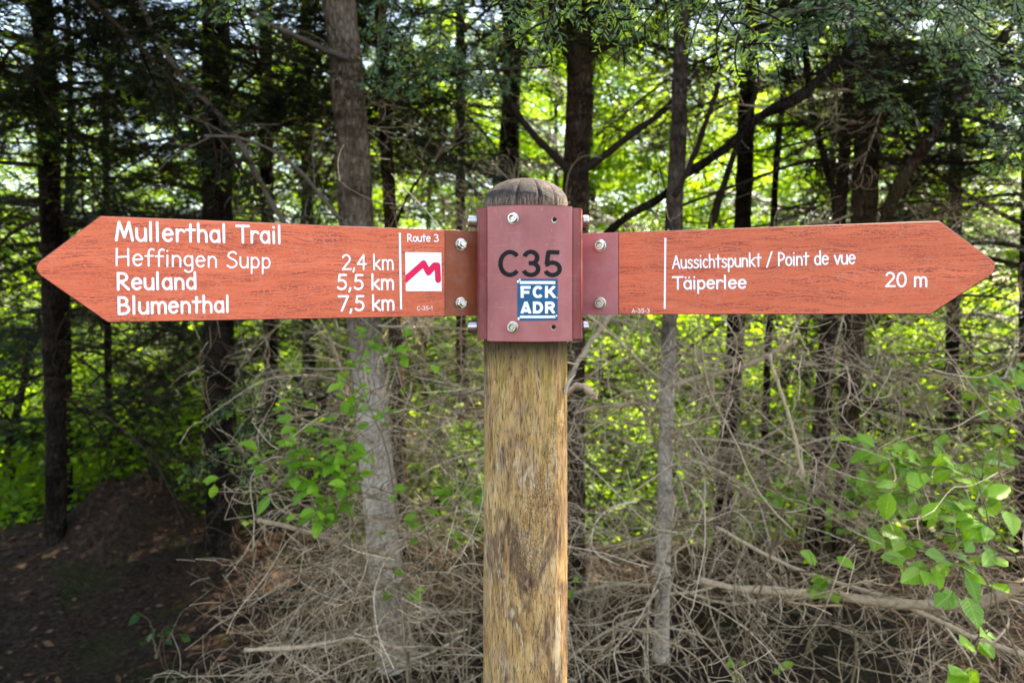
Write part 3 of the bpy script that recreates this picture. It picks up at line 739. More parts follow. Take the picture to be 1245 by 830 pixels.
put(BL, LT, "Route 3", 495, 293.5, 533.5, 293.5, 8.6, .72)
put(BL, LT, "C-35-1", 507, 377, 525.5, 376.7, 4.8, .30)
def bar(B, mb, x0, y0, x1, y1, hw):
    q = [B.uv(x0 - hw, y0), B.uv(x1 - hw, y1), B.uv(x1 + hw, y1), B.uv(x0 + hw, y0)]
    mb.polys(np.array([(a, b, .0004) for a, b in q]), [(0, 1, 2, 3)])
LT.build("lettering", M["white"], boardL, smooth=False); LT = MB()
bar(BL, LT, 486, 283, 487.5, 376, 1.25)
LT.build("divider_line", M["white"], boardL, smooth=False)
# trail emblem: white square with a crimson zigzag running in from its left edge
q = [BL.uv(*p) for p in ((492.5, 306.5), (536.5, 307), (537, 354), (493.2, 354))]
em = MB(); em.polys(np.array([(a, b, .0004) for a, b in q]), [(3, 2, 1, 0)], 0)
o_, ux_, uy_ = np.array(q[3]), np.array(q[2]) - np.array(q[3]), np.array(q[0]) - np.array(q[3])
zig = [(-.1, .22), (.50, .72), (.63, .49), (.80, .67), (.885, .67), (.90, .30)]
raw = seg_field([(a[0], a[1], b[0], b[1]) for a, b in zip(zig[:-1], zig[1:])], .082)
V2, F2 = sdf_mesh(lambda X, Y: np.maximum(raw(X, Y), -X), -.05, 1.05, .1, .9, .014, lambda A: A)
em.polys(np.column_stack([o_[0] + V2[:, 0] * ux_[0] + V2[:, 1] * uy_[0], o_[1] + V2[:, 0] * ux_[1] + V2[:, 1] * uy_[1], np.full(len(V2), .0007)]), F2, 1)
em.build("trail_emblem", [M["white"], M["red"]], boardL, smooth=False)
RT = MB()
put(BRt, RT, "Aussichtspunkt / Point de vue", 817, 326.3, 1040.5, 320.5, 15.5, .95)
put(BRt, RT, "Täiperlee", 817, 351.3, 908, 350.3, 15, 1.15)
put(BRt, RT, "20 m", 1076, 348.2, 1127.5, 348.2, 17, 1.2)
put(BRt, RT, "A-35-3", 768, 380.3, 790, 380, 4.8, .32)
RT.build("lettering", M["white"], boardR, smooth=False); RT = MB()
bar(BRt, RT, 809, 289, 808.2, 375.5, 1.2)
RT.build("divider_line", M["white"], boardR, smooth=False)

# ------------------------------------------------------------------ fir branches (shared meshes), dead branches
def needles(mb, P, T, up, length, width, m, lift=.7):
    """P (N,3) roots, T (N,3) twig tangents: two-ranked needles, one slim triangle each"""
    N = len(P); side = norm(np.cross(T, up)); s = rng.choice([-1., 1.], size=(N, 1))
    d = norm(T * (.55 + .25 * rng.random((N, 1))) + side * s * (.9 + .2 * rng.random((N, 1))) + up * (rng.random((N, 1)) * lift - .15) + rng.normal(size=(N, 3)) * .08)
    L = length * (.75 + .5 * rng.random((N, 1))); w = norm(np.cross(d, up + rng.normal(size=(N, 3)) * .3)) * width
    V = np.stack([P - w * .5, P + w * .5, P + d * L * .7 + w * .45, P + d * L, P + d * L * .7 - w * .45], 1).reshape(-1, 3)
    b = np.arange(N)[:, None] * 5
    mb.add(V, (b + np.array([[0, 1, 2, 3, 4]])), m)
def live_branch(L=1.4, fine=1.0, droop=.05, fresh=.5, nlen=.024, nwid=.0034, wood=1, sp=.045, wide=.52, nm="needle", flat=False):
    mb = MB()
    main = grow([[0, 0, 0]], [[1, 0, .12]], L, 16, .02, droop, .02)[0]
    tubes(mb, main[None], np.linspace(.011, .0022, 16)[None] * wood, 6, 0)
    T = norm(np.gradient(main, axis=0))
    st, sd, sl = [], [], []
    k = int(L / sp)
    for i in range(k):
        t = (.12 + .86 * i / k); x = t * 15; j = int(x); p = main[j] + (main[min(j + 1, 15)] - main[j]) * (x - j)
        sgn = 1 if i % 2 else -1
        sv = norm(np.cross(T[j], [0, 0, 1.]))
        a = R(random.uniform(42, 62)); st.append(p); sd.append(T[j] * math.cos(a) + sv * sgn * math.sin(a) + np.array([0, 0, random.uniform(-.15, .12)]))
        sl.append(max(.06, (L * wide * (1 - t) ** .75 + .05) * random.uniform(.55, 1.1) * min(1, .35 + t * 2.2)))
    S = grow(st, sd, sl, 9, .05, .035, .03)
    tubes(mb, S, np.linspace(.0032, .0012, 9)[None] * np.ones((len(S), 1)), 4, 0)
    st2, sd2, sl2 = [], [], []
    ST = norm(np.gradient(S, axis=1))
    for q in range(len(S)):
        n2 = int(sl[q] / .045)
        for i in range(n2):
            t = .15 + .8 * i / max(1, n2); x = t * 8; j = int(x); p = S[q, j] + (S[q, min(j + 1, 8)] - S[q, j]) * (x - j)
            tv = ST[q, j]; sv = norm(np.cross(tv, [0, 0, 1.])); a = R(random.uniform(40, 60)); sgn = 1 if i % 2 else -1
            st2.append(p); sd2.append(tv * math.cos(a) + sv * sgn * math.sin(a) + np.array([0, 0, random.uniform(-.2, .1)])); sl2.append(max(.03, sl[q] * .42 * (1 - t) * random.uniform(.6, 1.2) + .015))
    S2 = grow(st2, sd2, sl2, 6, .04, .03, .03)
    tubes(mb, S2, np.full((len(S2), 6), .0010), 3, 0, False)
    def dress(C, lens, frac0):
        Cn = C.shape[1]; lens = np.asarray(lens); tot = np.maximum(2, (lens * (1 - frac0) / .0046 * fine).astype(int))
        idx = np.repeat(np.arange(len(C)), tot); t = frac0 + (1 - frac0) * rng.random(len(idx)); x = t * (Cn - 1); j = np.minimum(x.astype(int), Cn - 2); f = (x - j)[:, None]
        P_ = C[idx, j] * (1 - f) + C[idx, j + 1] * f; Tt = norm(C[idx, j + 1] - C[idx, j])
        up = norm(np.array([0, 0, 1.]) - Tt * Tt[:, 2:3])
        isfresh = (rng.random(len(C)) < fresh)[idx] & ((1 - t) * lens[idx] < .028)
        needles(mb, P_[~isfresh], Tt[~isfresh], up[~isfresh], nlen, nwid, 1, .3 if flat else .7)
        if isfresh.any(): needles(mb, P_[isfresh], Tt[isfresh], up[isfresh], nlen * .75, nwid * 1.2, 2)
    dress(S, sl, .08); dress(S2, sl2, .0); dress(main[None], [L], .35)
    return mb.mesh("fir_branch", [M["twig_dark"], M[nm], M["tip"]])
def dead_branch_mesh(L=1.3, nsub=16, droop=.07, curl=.05, mat="twig", thick=1.0):
    mb = MB(); n = 16
    main = grow([[0, 0, 0]], [[1, 0, .05]], L, n, curl, droop, .05)
    tubes(mb, main, np.linspace(.0085, .0022, n)[None] * thick, 6)
    def sub(C, k, l0, l1, r0, r1, ang, npt, curl, droop):
        N, m_, _ = C.shape; idx = np.repeat(np.arange(N), k); x = (.10 + .88 * rng.random(len(idx))) * (m_ - 1); j = np.minimum(x.astype(int), m_ - 2); f = (x - j)[:, None]
        P_ = C[idx, j] * (1 - f) + C[idx, j + 1] * f; T_ = norm(C[idx, j + 1] - C[idx, j])
        l = rng.uniform(l0, l1, len(idx)) * (1.1 - x / (m_ - 1) * .7)
        S = grow(P_, side_dirs(T_, rng.uniform(*ang, len(idx))), l, npt, curl, droop, .08)
        rr = rng.uniform(.6, 1.2, (len(idx), 1)) * np.linspace(r0, r1, npt)[None]; tubes(mb, S, rr * thick, 4, 0, False); return S
    S = sub(main, nsub, .25 * L, .55 * L, .0036, .0014, (25, 65), 11, .09, .04)
    S2 = sub(S, 4, .06 * L, .22 * L, .0021, .0010, (25, 70), 7, .12, .03)
    return mb.mesh("dead_fir_branch", [M[mat]])
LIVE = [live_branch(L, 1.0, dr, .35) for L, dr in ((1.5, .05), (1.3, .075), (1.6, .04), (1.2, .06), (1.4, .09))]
DEAD = [dead_branch_mesh(L, k, dr, cu) for L, k, dr, cu in ((1.3, 16, .07, .04), (1.1, 18, .10, .07), (1.5, 14, .05, .05), (1.2, 20, .12, .08))]
DEADK = [dead_branch_mesh(L, k, dr, cu, "twig_dark") for L, k, dr, cu in ((1.4, 16, .05, .04), (1.2, 14, .08, .06), (1.6, 16, .04, .05))]

def place_branch(root, mesh, name, p, az, pitch, roll, s):
    o = link(name, mesh, root); o.location = p; o.rotation_euler = Matrix.Rotation(az, 4, 'Z').to_3x3().to_4x4().__matmul__(Matrix.Rotation(-pitch, 4, 'Y')).__matmul__(Matrix.Rotation(roll, 4, 'X')).to_euler(); o.scale = (s, s, s); return o

def trunk_mesh(pts, rads, mat, lump=.075, sides=24):
    """pts from root to top, local; bark lumps and a flared foot"""
    n = max(24, int(len(pts) * 20)); C = spline(pts, n); rr = np.interp(np.linspace(0, 1, n), np.linspace(0, 1, len(rads)), rads)
    mb = MB(); tubes(mb, C[None], rr[None], sides, 0)
    v = mb.v[0]; cen = np.repeat(C, sides, 0); sd = random.random() * 50
    for i in range(len(v)):
        q = v[i]; k = 1 + lump * noise.noise((q[0] * 9 + sd, q[1] * 9, q[2] * 4)) * 1.5 + lump * .9 * noise.noise((q[0] * 26, q[1] * 26 + sd, q[2] * 14))
        zk = (q[2] + .06 * noise.noise((q[2] * 2, sd, 0))) / .34 + sd; kn = abs(zk - round(zk)) * .34
        k += lump * 1.6 * math.exp(-(kn / .035) ** 2) * max(0, .3 + noise.noise((q[0] * 14, q[1] * 14 + sd, round(zk) * 3.7)))
        h = q[2] - C[0][2]; k *= 1 + .55 * max(0, 1 - h / .28) ** 2 * (1 + .6 * math.sin(3 * math.atan2(q[1] - cen[i][1], q[0] - cen[i][0]) + sd))
        v[i] = cen[i] + (q - cen[i]) * k
    return mb.mesh("trunk", mat)

GROUP_F = "fir trees in the dark stand behind the signpost"
def fir(label, d, px, H=9.5, mat="bark_dark", live0=2.6, nlive=46, ndead=14, dead=None, dz=(.5, 2.6), seed=0, az_bias=None, dead_s=(.6, 1.0), name="fir_tree", live_s=(.75, 1.2), dead_meshes=None, top=True):
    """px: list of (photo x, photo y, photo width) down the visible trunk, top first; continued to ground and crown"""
    rs = random.Random(seed)
    P = [at(x, y, d) for x, y, w in px]; rad = [.87 * w / 2 * d / FPX for x, y, w in px]
    P = P[::-1]; rad = rad[::-1]
    g = gz(P[0].x, d)
    lowdir = (P[0] - P[1]) if len(P) > 1 else Vector((0, 0, -1)); 
    if P[0].z > g + .1:
        t = (P[0].z - g); f = P[0] + Vector((lowdir.x / max(.2, -lowdir.z) * t * .5, 0, -t)); P.insert(0, f); rad.insert(0, rad[0] * 1.08)
    P[0].z = min(P[0].z, gz(P[0].x, d)) - .08
    if top:
        last = P[-1]; z = last.z; updir = (P[-1] - P[-2]).normalized(); r0 = rad[-1]
        n_up = 5
        for i in range(1, n_up + 1):
            t = i / n_up; zz = z + (H - z) * t; P.append(Vector((last.x + updir.x * (zz - z) * .7, d + rs.uniform(-.08, .08), zz))); rad.append(r0 * (1 - t) + .012 * t)
    base = Vector((P[0].x, P[0].y, gz(P[0].x, d)))
    root = empty(name, base); tag(root, label, "fir tree", GROUP_F)
    loc = np.array([tuple(p - base) for p in P])
    link("trunk", trunk_mesh(loc, rad, M[mat]), root)
    zs_ = loc[:, 2]
    def on(z): return Vector((np.interp(z, zs_, loc[:, 0]), np.interp(z, zs_, loc[:, 1]), z))
    z0 = live0 - base.z; Ht = H - base.z
    for i in range(nlive):
        t = ((i + rs.random()) / nlive) ** 1.3; z = z0 + (Ht - z0 - .2) * t
        az = i * 2.4 + rs.uniform(-.5, .5)
        if az_bias: az = rs.uniform(*az_bias) if rs.random() < .6 and t < .3 else az
        s = rs.uniform(*live_s) * (1.15 - .8 * t)
        place_branch(root, rs.choice(LIVE), "branch", on(z), az, rs.uniform(-.25, .25) + .3 * t, rs.uniform(-.3, .3), s)
    dm = dead_meshes or (DEADK if mat == "bark_dark" else DEAD)
    for i in range(ndead):
        z = rs.uniform(dz[0], dz[1]) - base.z + 0
        place_branch(root, rs.choice(dm), "dead_branch", on(z), i * 2.4 + rs.uniform(-.6, .6), rs.uniform(-.35, .25), rs.uniform(0, 6.28), rs.uniform(*dead_s))
    return root
def bough(root, pts, d, w0, w1, mat="twig_dark", name="dead_branch", twigs=10, tl=.35, dd=None):
    """one particular bare branch following photo points (x, y[, depth])"""
    mb = MB(); P = np.array([tuple(at(p[0], p[1], p[2] if len(p) > 2 else d)) for p in pts]); n = 26
    C = spline(P, n) + 0; C += np.cumsum(rng.normal(size=(n, 3)) * .0016, 0)
    r = np.linspace(w0, w1, n) / 2 * d / FPX * (1 + .12 * rng.normal(size=n)); tubes(mb, C[None], r[None], 9)
    if twigs:
        j = rng.integers(3, n - 1, twigs); T = norm(np.gradient(C, axis=0))[j]
        S = grow(C[j], side_dirs(T, rng.uniform(30, 70, twigs)), rng.uniform(.3, 1.0, twigs) * tl, 9, .09, .02, .07)
        tubes(mb, S, np.linspace(.0035, .0012, 9)[None] * np.ones((twigs, 1)), 5)
        k = rng.integers(2, 8, twigs * 2); S2 = grow(S[np.arange(twigs * 2) % twigs, k], rng.normal(size=(twigs * 2, 3)), rng.uniform(.05, .4, twigs * 2) * tl, 7, .1, .02, .06)
        tubes(mb, S2, np.linspace(.0022, .001, 7)[None] * np.ones((len(S2), 1)), 4)
    o = mb.build(name, M[mat], root)
    if root: o.matrix_local = Matrix.Translation(-Vector(root.location))
    return o
def spray(root, pts, d, s=1.0, fresh=1.0, name="branch", L=None, roll=0, flat=0):
    """a live branch near the camera: from photo point a to photo point b"""
    a, b = at(*pts[0]), at(*pts[1]); a = b + (a - b) * 2.0; v = b - a
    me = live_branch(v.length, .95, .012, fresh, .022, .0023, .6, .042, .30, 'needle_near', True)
    o = link(name, me, root); X_ = v.normalized(); Z_ = (Vector((0, -1, .35)) - X_ * Vector((0, -1, .35)).dot(X_)).normalized(); q = Matrix((X_, Z_.cross(X_), Z_)).transposed().to_quaternion()
    o.rotation_mode = 'QUATERNION'; o.rotation_quaternion = q @ Matrix.Rotation(roll * .55, 3, 'X').to_quaternion()
    o.location = a - (Vector(root.location) if root else Vector()); return o

A = math.pi
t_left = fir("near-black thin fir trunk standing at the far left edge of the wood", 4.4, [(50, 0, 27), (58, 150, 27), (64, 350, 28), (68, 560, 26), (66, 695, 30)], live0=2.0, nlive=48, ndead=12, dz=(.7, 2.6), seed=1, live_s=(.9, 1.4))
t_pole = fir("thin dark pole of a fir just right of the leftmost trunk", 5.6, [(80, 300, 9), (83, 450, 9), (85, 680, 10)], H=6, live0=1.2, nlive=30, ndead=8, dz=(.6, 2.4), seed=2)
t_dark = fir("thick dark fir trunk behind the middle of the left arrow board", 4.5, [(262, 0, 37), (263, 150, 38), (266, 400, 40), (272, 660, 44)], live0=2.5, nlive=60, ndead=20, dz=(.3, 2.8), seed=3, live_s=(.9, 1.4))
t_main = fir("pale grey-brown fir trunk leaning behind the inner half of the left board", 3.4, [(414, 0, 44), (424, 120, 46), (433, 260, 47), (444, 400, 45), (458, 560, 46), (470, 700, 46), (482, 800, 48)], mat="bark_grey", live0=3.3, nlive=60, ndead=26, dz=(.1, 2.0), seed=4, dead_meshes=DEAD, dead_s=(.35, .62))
t_slim = fir("slim brown trunk just right of the leaning pale fir", 4.6, [(462, 0, 17), (468, 140, 18), (475, 280, 18), (486, 560, 20)], mat="bark_brown", live0=2.7, nlive=40, ndead=16, dz=(.8, 2.9), seed=5)
t_thin = fir("thin dark trunk between the thick dark trunk and the pale leaning one", 6.2, [(323, 0, 17), (325, 260, 18), (332, 560, 20)], live0=0.5, nlive=52, ndead=14, dz=(.2, 2.4), seed=6, live_s=(.9, 1.4))
t_post = fir("dark fir trunk rising just left of the post's domed top", 5.0, [(624, 0, 25), (621, 120, 27), (618, 230, 28), (612, 500, 30)], live0=3.3, nlive=30, ndead=18, dz=(.6, 2.8), seed=7)
t_bare = fir("brown fir trunk with bare side limbs, just right of the post's top", 4.0, [(704, 0, 33), (705, 110, 36), (700, 240, 38), (699, 430, 28), (700, 620, 26)], mat="bark_brown", live0=3.25, nlive=34, ndead=22, dz=(.2, 2.2), seed=8)
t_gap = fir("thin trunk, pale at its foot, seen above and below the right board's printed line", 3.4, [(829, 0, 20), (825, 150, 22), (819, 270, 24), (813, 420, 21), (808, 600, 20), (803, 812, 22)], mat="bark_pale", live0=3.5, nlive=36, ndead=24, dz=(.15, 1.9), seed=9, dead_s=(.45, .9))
t_mid = fir("dark straight trunk behind the middle of the right arrow board", 4.8, [(914, 0, 20), (908, 130, 22), (903, 270, 23), (893, 420, 24), (880, 610, 24)], live0=3.6, nlive=28, ndead=12, dz=(.3, 2.3), seed=10)
t_twin = fir("thick brown scaly trunk behind the outer half of the right board", 4.0, [(1062, 0, 32), (1058, 120, 33), (1050, 250, 34), (1038, 400, 29), (1031, 540, 27), (1022, 690, 28)], mat="bark_brown", live0=2.75, nlive=46, ndead=24, dz=(.4, 2.7), seed=11, live_s=(.8, 1.3))
t_twin2 = fir("second brown trunk touching the thick scaly one on its left, below the right board", 4.15, [(1018, 300, 17), (1006, 420, 22), (996, 560, 24), (988, 700, 25)], H=6.5, mat="bark_brown", live0=3.6, nlive=26, ndead=14, dz=(.4, 1.9), seed=12)
t_right = fir("dark fir at the right edge whose needle branches hang over the right board's tip", 4.6, [(1262, 0, 34), (1258, 300, 36), (1252, 700, 40)], live0=1.75, nlive=60, ndead=16, dz=(.2, 2.2), seed=13, live_s=(.9, 1.35), az_bias=(2.2, 4.6))
t_far = fir("dark fir set back between the leftmost trunk and the thick dark trunk", 6.6, [(128, 0, 8), (130, 300, 9), (133, 600, 10)], live0=-0.6, nlive=96, ndead=12, dz=(-.6, 1.6), seed=14, live_s=(1, 1.5))
t_far2 = fir("far dark fir in the gap right of the thin dark trunk", 7.4, [(372, 0, 16), (374, 300, 17), (378, 600, 18)], live0=0.4, nlive=48, ndead=10, dz=(-.6, 1.6), seed=15, live_s=(1, 1.4))
t_far3 = fir("dark young fir set back behind the Route 3 end of the left board", 7.0, [(560, 0, 13), (560, 300, 14), (562, 600, 15)], live0=2.5, nlive=30, ndead=10, dz=(-.4, 2.0), seed=16)
t_stem = fir("crooked thin stem left of the thick scaly trunk", 4.4, [(975, 0, 9), (985, 120, 9), (1004, 200, 10), (1018, 280, 11), (1000, 480, 12)], mat="bark_dark", H=5.5, live0=3.0, nlive=12, ndead=8, dz=(1, 2.6), seed=17)
t_stem2 = fir("thin bent stem right of the dark straight trunk", 5.2, [(955, 90, 8), (944, 200, 9), (940, 280, 9), (930, 520, 10)], mat="bark_dark", H=5, live0=3.2, nlive=10, ndead=8, dz=(.5, 2.4), seed=18)
t_rfar = fir("dark fir beyond the right board's tip", 6.6, [(1165, 0, 16), (1160, 300, 17), (1155, 600, 18)], live0=1.0, nlive=38, ndead=12, dz=(-.6, 1.4), seed=19, live_s=(.9, 1.3))

t_shade = fir("unseen dark fir past the left edge of the picture, added to shade the floor", 2.7, [(-420, 0, 40), (-420, 700, 46)], live0=3.0, nlive=60, ndead=0, dz=(1, 2), seed=20, live_s=(1.1, 1.6))  # unseen tree, added to shade the lower left from the sky

# particular bare branches the photograph shows
bough(t_main, [(165, -10, 3.2), (211, 78, 3.2), (280, 156, 3.25), (320, 225, 3.3), (360, 285, 3.35), (430, 330, 3.4)], 3.3, 5.5, 7.5, "twig_mid", twigs=9)
bough(t_main, [(424, 70), (391, 60, 3.3), (340, 40, 3.15), (300, 18, 3.0)], 3.3, 9, 5, "twig_mid", twigs=8)
bough(t_main, [(437, 290), (411, 262, 3.3), (362, 205, 3.2), (310, 172, 3.1), (250, 165, 3.0)], 3.3, 6, 3, "twig_mid", twigs=12)
bough(t_bare, [(702, 215), (688, 203), (652, 165), (623, 127), (600, 70)], 3.95, 13, 6, "twig_dark", twigs=9)
bough(t_bare, [(705, 210), (724, 196), (762, 168), (812, 132), (850, 90)], 3.95, 11, 6, "twig_dark", twigs=9)
bough(t_bare, [(703, 90), (692, 68), (676, 38), (668, 5)], 3.95, 13, 9, "twig_dark", twigs=5)
bough(t_bare, [(706, 80), (735, 60), (790, 45), (840, 20)], 3.95, 8, 4, "twig_dark", twigs=7)
bough(t_gap, [(816, 470), (850, 460, 3.25), (905, 445, 3.1), (968, 413, 3.0)], 3.2, 8, 6, "twig", twigs=10)
bough(t_gap, [(815, 500), (785, 490, 3.3), (740, 494, 3.1), (700, 505, 2.9)], 3.2, 6, 3, "twig", twigs=10)
bough(t_gap, [(820, 240), (840, 200, 3.3), (860, 140, 3.2), (872, 100, 3.2)], 3.3, 7, 5, "twig_dark", twigs=6)
bough(t_twin, [(1050, 190), (1120, 195, 3.9), (1190, 196, 3.8), (1250, 180, 3.7)], 3.9, 6, 4, "twig_dark", twigs=10)
bough(t_twin, [(1046, 215), (1000, 195, 3.9), (930, 215, 3.8), (830, 250, 3.7)], 3.9, 6, 3, "twig_dark", twigs=10)
bough(t_twin, [(1058, 30), (1000, 12, 3.0), (940, 20, 2.6), (890, 25, 2.4)], 3.0, 7, 4, "twig_mid", twigs=6)
bough(t_twin2, [(1005, 450), (1060, 490, 3.9), (1130, 508, 3.6), (1250, 512, 3.3)], 3.8, 7, 4, "twig_dark", twigs=10)
bough(t_slim, [(476, 290), (500, 230, 4.5), (540, 190, 4.4), (575, 158, 4.3)], 4.5, 4, 2, "twig_dark", twigs=6)

def lone_stick(name, label, cat, pts, d, w0, w1, mat, twigs=4, tl=.25, group=None):
    o = bough(None, pts, d, w0, w1, mat, name, twigs, tl); tag(o, label, cat, group); return o
lone_stick("leaning_stem", "dark dead stem leaning from upper right down across the thin trunk above the right board", "dead stem",
           [(715, 306, 3.5), (757, 266, 3.45), (802, 240, 3.42), (838, 208, 3.4), (884, 178, 3.4), (922, 140, 3.4), (972, 115, 3.4), (1012, 78, 3.45), (1050, 60, 3.55), (1080, 20, 3.6)], 3.4, 10, 13, "bark_dark", 14, .5)
lone_stick("leaning_stem", "reddish-brown dead stem leaning to the right above the right board's tip", "dead stem",
           [(1066, 330, 3.8), (1080, 262, 3.75), (1096, 222, 3.7), (1130, 175, 3.65), (1165, 130, 3.6), (1200, 84, 3.6), (1230, 40, 3.6)], 3.7, 17, 13, "bark_brown", 9, .4)
lone_stick("leaning_stem", "thin dark stem slanting up left of the dark straight trunk", "dead stem",
           [(860, 290, 4.2), (874, 250, 4.2), (893, 190, 4.2), (901, 165, 4.2), (925, 95, 4.2)], 4.2, 9, 6, "twig_dark", 6, .3)
lone_stick("fallen_branch", "long thick tan branch lying across the brush at lower right", "branch",
           [(850, 704, 2.4), (905, 714, 2.35), (1000, 722, 2.3), (1100, 735, 2.2), (1180, 737, 2.1), (1245, 715, 2.0), (1300, 690, 1.95)], 2.2, 9, 15, "twig", 9, .4)
lone_stick("broken_stick", "pale broken stick pointing left across the foot of the leaning pale trunk", "stick",
           [(313, 631, 2.7), (370, 644, 2.75), (430, 662, 2.85), (480, 672, 3.0)], 2.8, 5.5, 6.5, "twig", 4, .2)
lone_stick("broken_stick", "pale stick ending in a blunt tip beneath the trunk's foot at lower left", "stick",
           [(298, 791, 2.5), (360, 787, 2.5), (430, 780, 2.6), (500, 792, 2.7)], 2.6, 5, 6, "twig", 5, .25)
lone_stick("broken_stick", "pale broken twig hanging nearly upright right of the peeled stub", "stick",
           [(935, 430, 2.3), (948, 470, 2.3), (962, 525, 2.3), (974, 580, 2.3)], 2.3, 4, 5.5, "twig", 3, .15)
lone_stick("broken_stick", "long thin grey stick slanting from the hanging twig down to the lower right corner", "stick",
           [(870, 640, 2.5), (960, 690, 2.4), (1080, 730, 2.3), (1180, 775, 2.2), (1260, 800, 2.1)], 2.4, 4.5, 6, "twig", 5, .3)
lone_stick("broken_stick", "curved peeled brown stub sticking out just right of the post below the plate", "stick",
           [(684, 484, 1.62), (697, 468, 1.6), (708, 464, 1.58), (716, 470, 1.56), (719, 479, 1.55)], 1.6, 6, 9, "twig", 0)
lone_stick("broken_stick", "grey branch rising behind the post's right side towards the plate corner", "stick",
           [(690, 470, 2.9), (705, 440, 2.9), (722, 415, 3.0), (752, 375, 3.1)], 2.9, 6, 7, "twig", 3, .2)

# near needle sprays with fresh tips
for a_, b_, rl in (((700, -70, 1.75), (742, 68, 1.62), 1.2), ((672, -60, 1.8), (612, 44, 1.66), -1.2), ((668, -30, 1.85), (646, 112, 1.75), .9), ((690, -90, 1.8), (770, 14, 1.7), .4)):
    spray(t_bare, (a_, b_), 1.7, fresh=.9, roll=rl)
for a_, b_, rl in (((835, -60, 1.9), (842, 135, 1.75), 1.3), ((870, -80, 1.9), (866, 130, 1.8), -1.0), ((800, -60, 2.1), (822, 125, 1.95), .5), ((900, -60, 1.9), (910, 90, 1.8), 1.1), ((868, -70, 1.8), (890, 36, 1.7), .2)):
    spray(t_gap, (a_, b_), 1.8, fresh=.9, roll=rl)
for a_, b_, rl in (((1030, -60, 2.3), (980, 96, 2.1), .6), ((1080, -70, 2.3), (1066, 110, 2.1), -.5), ((1010, 5, 2.4), (900, 60, 2.2), .2), ((1110, -30, 2.4), (1150, 92, 2.2), .8), ((1090, 60, 2.6), (950, 105, 2.4), .1), ((1060, 100, 2.7), (1100, 130, 2.5), .1)):
    spray(t_twin, (a_, b_), 2.2, fresh=.35, roll=rl)
for a_, b_, rl in (((1290, 60, 2.0), (1212, 150, 1.85), .7), ((1270, -30, 2.2), (1172, 40, 2.1), .3), ((1290, 10, 2.4), (1130, 85, 2.3), .1), ((1200, -60, 2.3), (1215, 60, 2.2), -.6)):
    spray(t_right, (a_, b_), 2.0, fresh=.5, roll=rl)
for a_, b_, rl in (((300, -60, 2.4), (276, 50, 2.3), .8), ((260, -40, 2.5), (320, 26, 2.4), .2), ((20, -50, 2.6), (60, 12, 2.5), .5)):
    spray(t_dark, (a_, b_), 2.4, fresh=.6, roll=rl)
for a_, b_, rl in (((500, -60, 2.9), (455, 105, 2.8), .5), ((540, -40, 3.0), (480, 80, 2.9), .2), ((560, 96, 3.2), (440, 112, 3.0), .1)):
    spray(t_slim, (a_, b_), 2.9, fresh=.05, roll=rl)
for a_, b_, rl in (((280, 500, 3.6), (240, 560, 3.4), .8), ((300, 540, 3.6), (262, 606, 3.4), -.4), ((275, 560, 3.7), (230, 590, 3.5), .1)):
    spray(t_dark, (a_, b_), 3.5, fresh=.9, roll=rl)

# ------------------------------------------------------------------ dead brushwood: nobody could count these twigs
def brush(N, box, mat, rr, L, dirf, sub=5, name="brushwood", label=None):
    mb = MB(); x0, x1, y0, y1, z0, z1 = box
    X = rng.uniform(x0, x1, N); Y = rng.uniform(y0, y1, N); Z = z0 + (z1 - z0) * rng.random(N) ** 1.15
    Gd = np.array([gz(x, y) for x, y in zip(X, Y)]); P = np.column_stack([X, Y, Z + Gd])
    l = rng.uniform(*L, N); C = grow(P, dirf(P), l, 14, .05, .022, .10, .75)
    C[..., 2] = np.maximum(C[..., 2], Gd[:, None] + .01)
    r = rng.uniform(*rr, N)[:, None] * np.linspace(1, .45, 14)[None]; tubes(mb, C, r, 5, 0)
    idx = np.repeat(np.arange(N), sub); j = rng.integers(2, 13, len(idx)); T = norm(C[idx, j] - C[idx, j - 1])
    S = grow(C[idx, j], side_dirs(T, rng.uniform(20, 70, len(idx))), l[idx] * rng.uniform(.15, .5, len(idx)), 10, .09, .015, .13, .65)
    tubes(mb, S, r[idx, j][:, None] * rng.uniform(.4, .7, (len(idx), 1)) * np.linspace(1, .5, 10)[None], 4, 0, False)
    idx2 = np.repeat(np.arange(len(S)), 2); j = rng.integers(2, 9, len(idx2)); T = norm(S[idx2, j] - S[idx2, j - 1])
    S2 = grow(S[idx2, j], side_dirs(T, rng.uniform(25, 80, len(idx2))), rng.uniform(.03, .16, len(idx2)), 6, .08, .01, .1)
    tubes(mb, S2, np.full((len(S2), 6), .0011), 3, 0, False)
    o = mb.build(name, M[mat]); return tag(o, label, "brushwood", None, "stuff")
def out_from(cx, cy):
    def f(P):
        d = P - np.array([cx, cy, 0]); d[:, 2] = 0; d = norm(d) + rng.normal(size=P.shape) * .55; d[:, 2] = rng.uniform(-.35, .35, len(P)); return d
    return f
brush(240, (-.80, -.05, 2.6, 4.2, .0, 1.36), "twig", (.0012, .0036), (.35, .72), out_from(-.45, 3.4), 6, label="tangle of dead grey-brown twigs left of the post")
brush(330, (.05, 2.2, 2.3, 4.1, .0, 1.44), "twig", (.0011, .0036), (.35, 1.0), out_from(.9, 3.6), 6, label="tangle of dead tan twigs right of the post")
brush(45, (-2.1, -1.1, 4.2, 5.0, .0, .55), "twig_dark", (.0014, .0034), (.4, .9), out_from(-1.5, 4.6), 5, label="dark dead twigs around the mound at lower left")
brush(110, (.2, 3.0, 3.6, 5.2, .0, 1.1), "twig_dark", (.0014, .0036), (.5, 1.2), out_from(1.8, 4.6), 5, label="darker dead twigs deep under the firs at right")
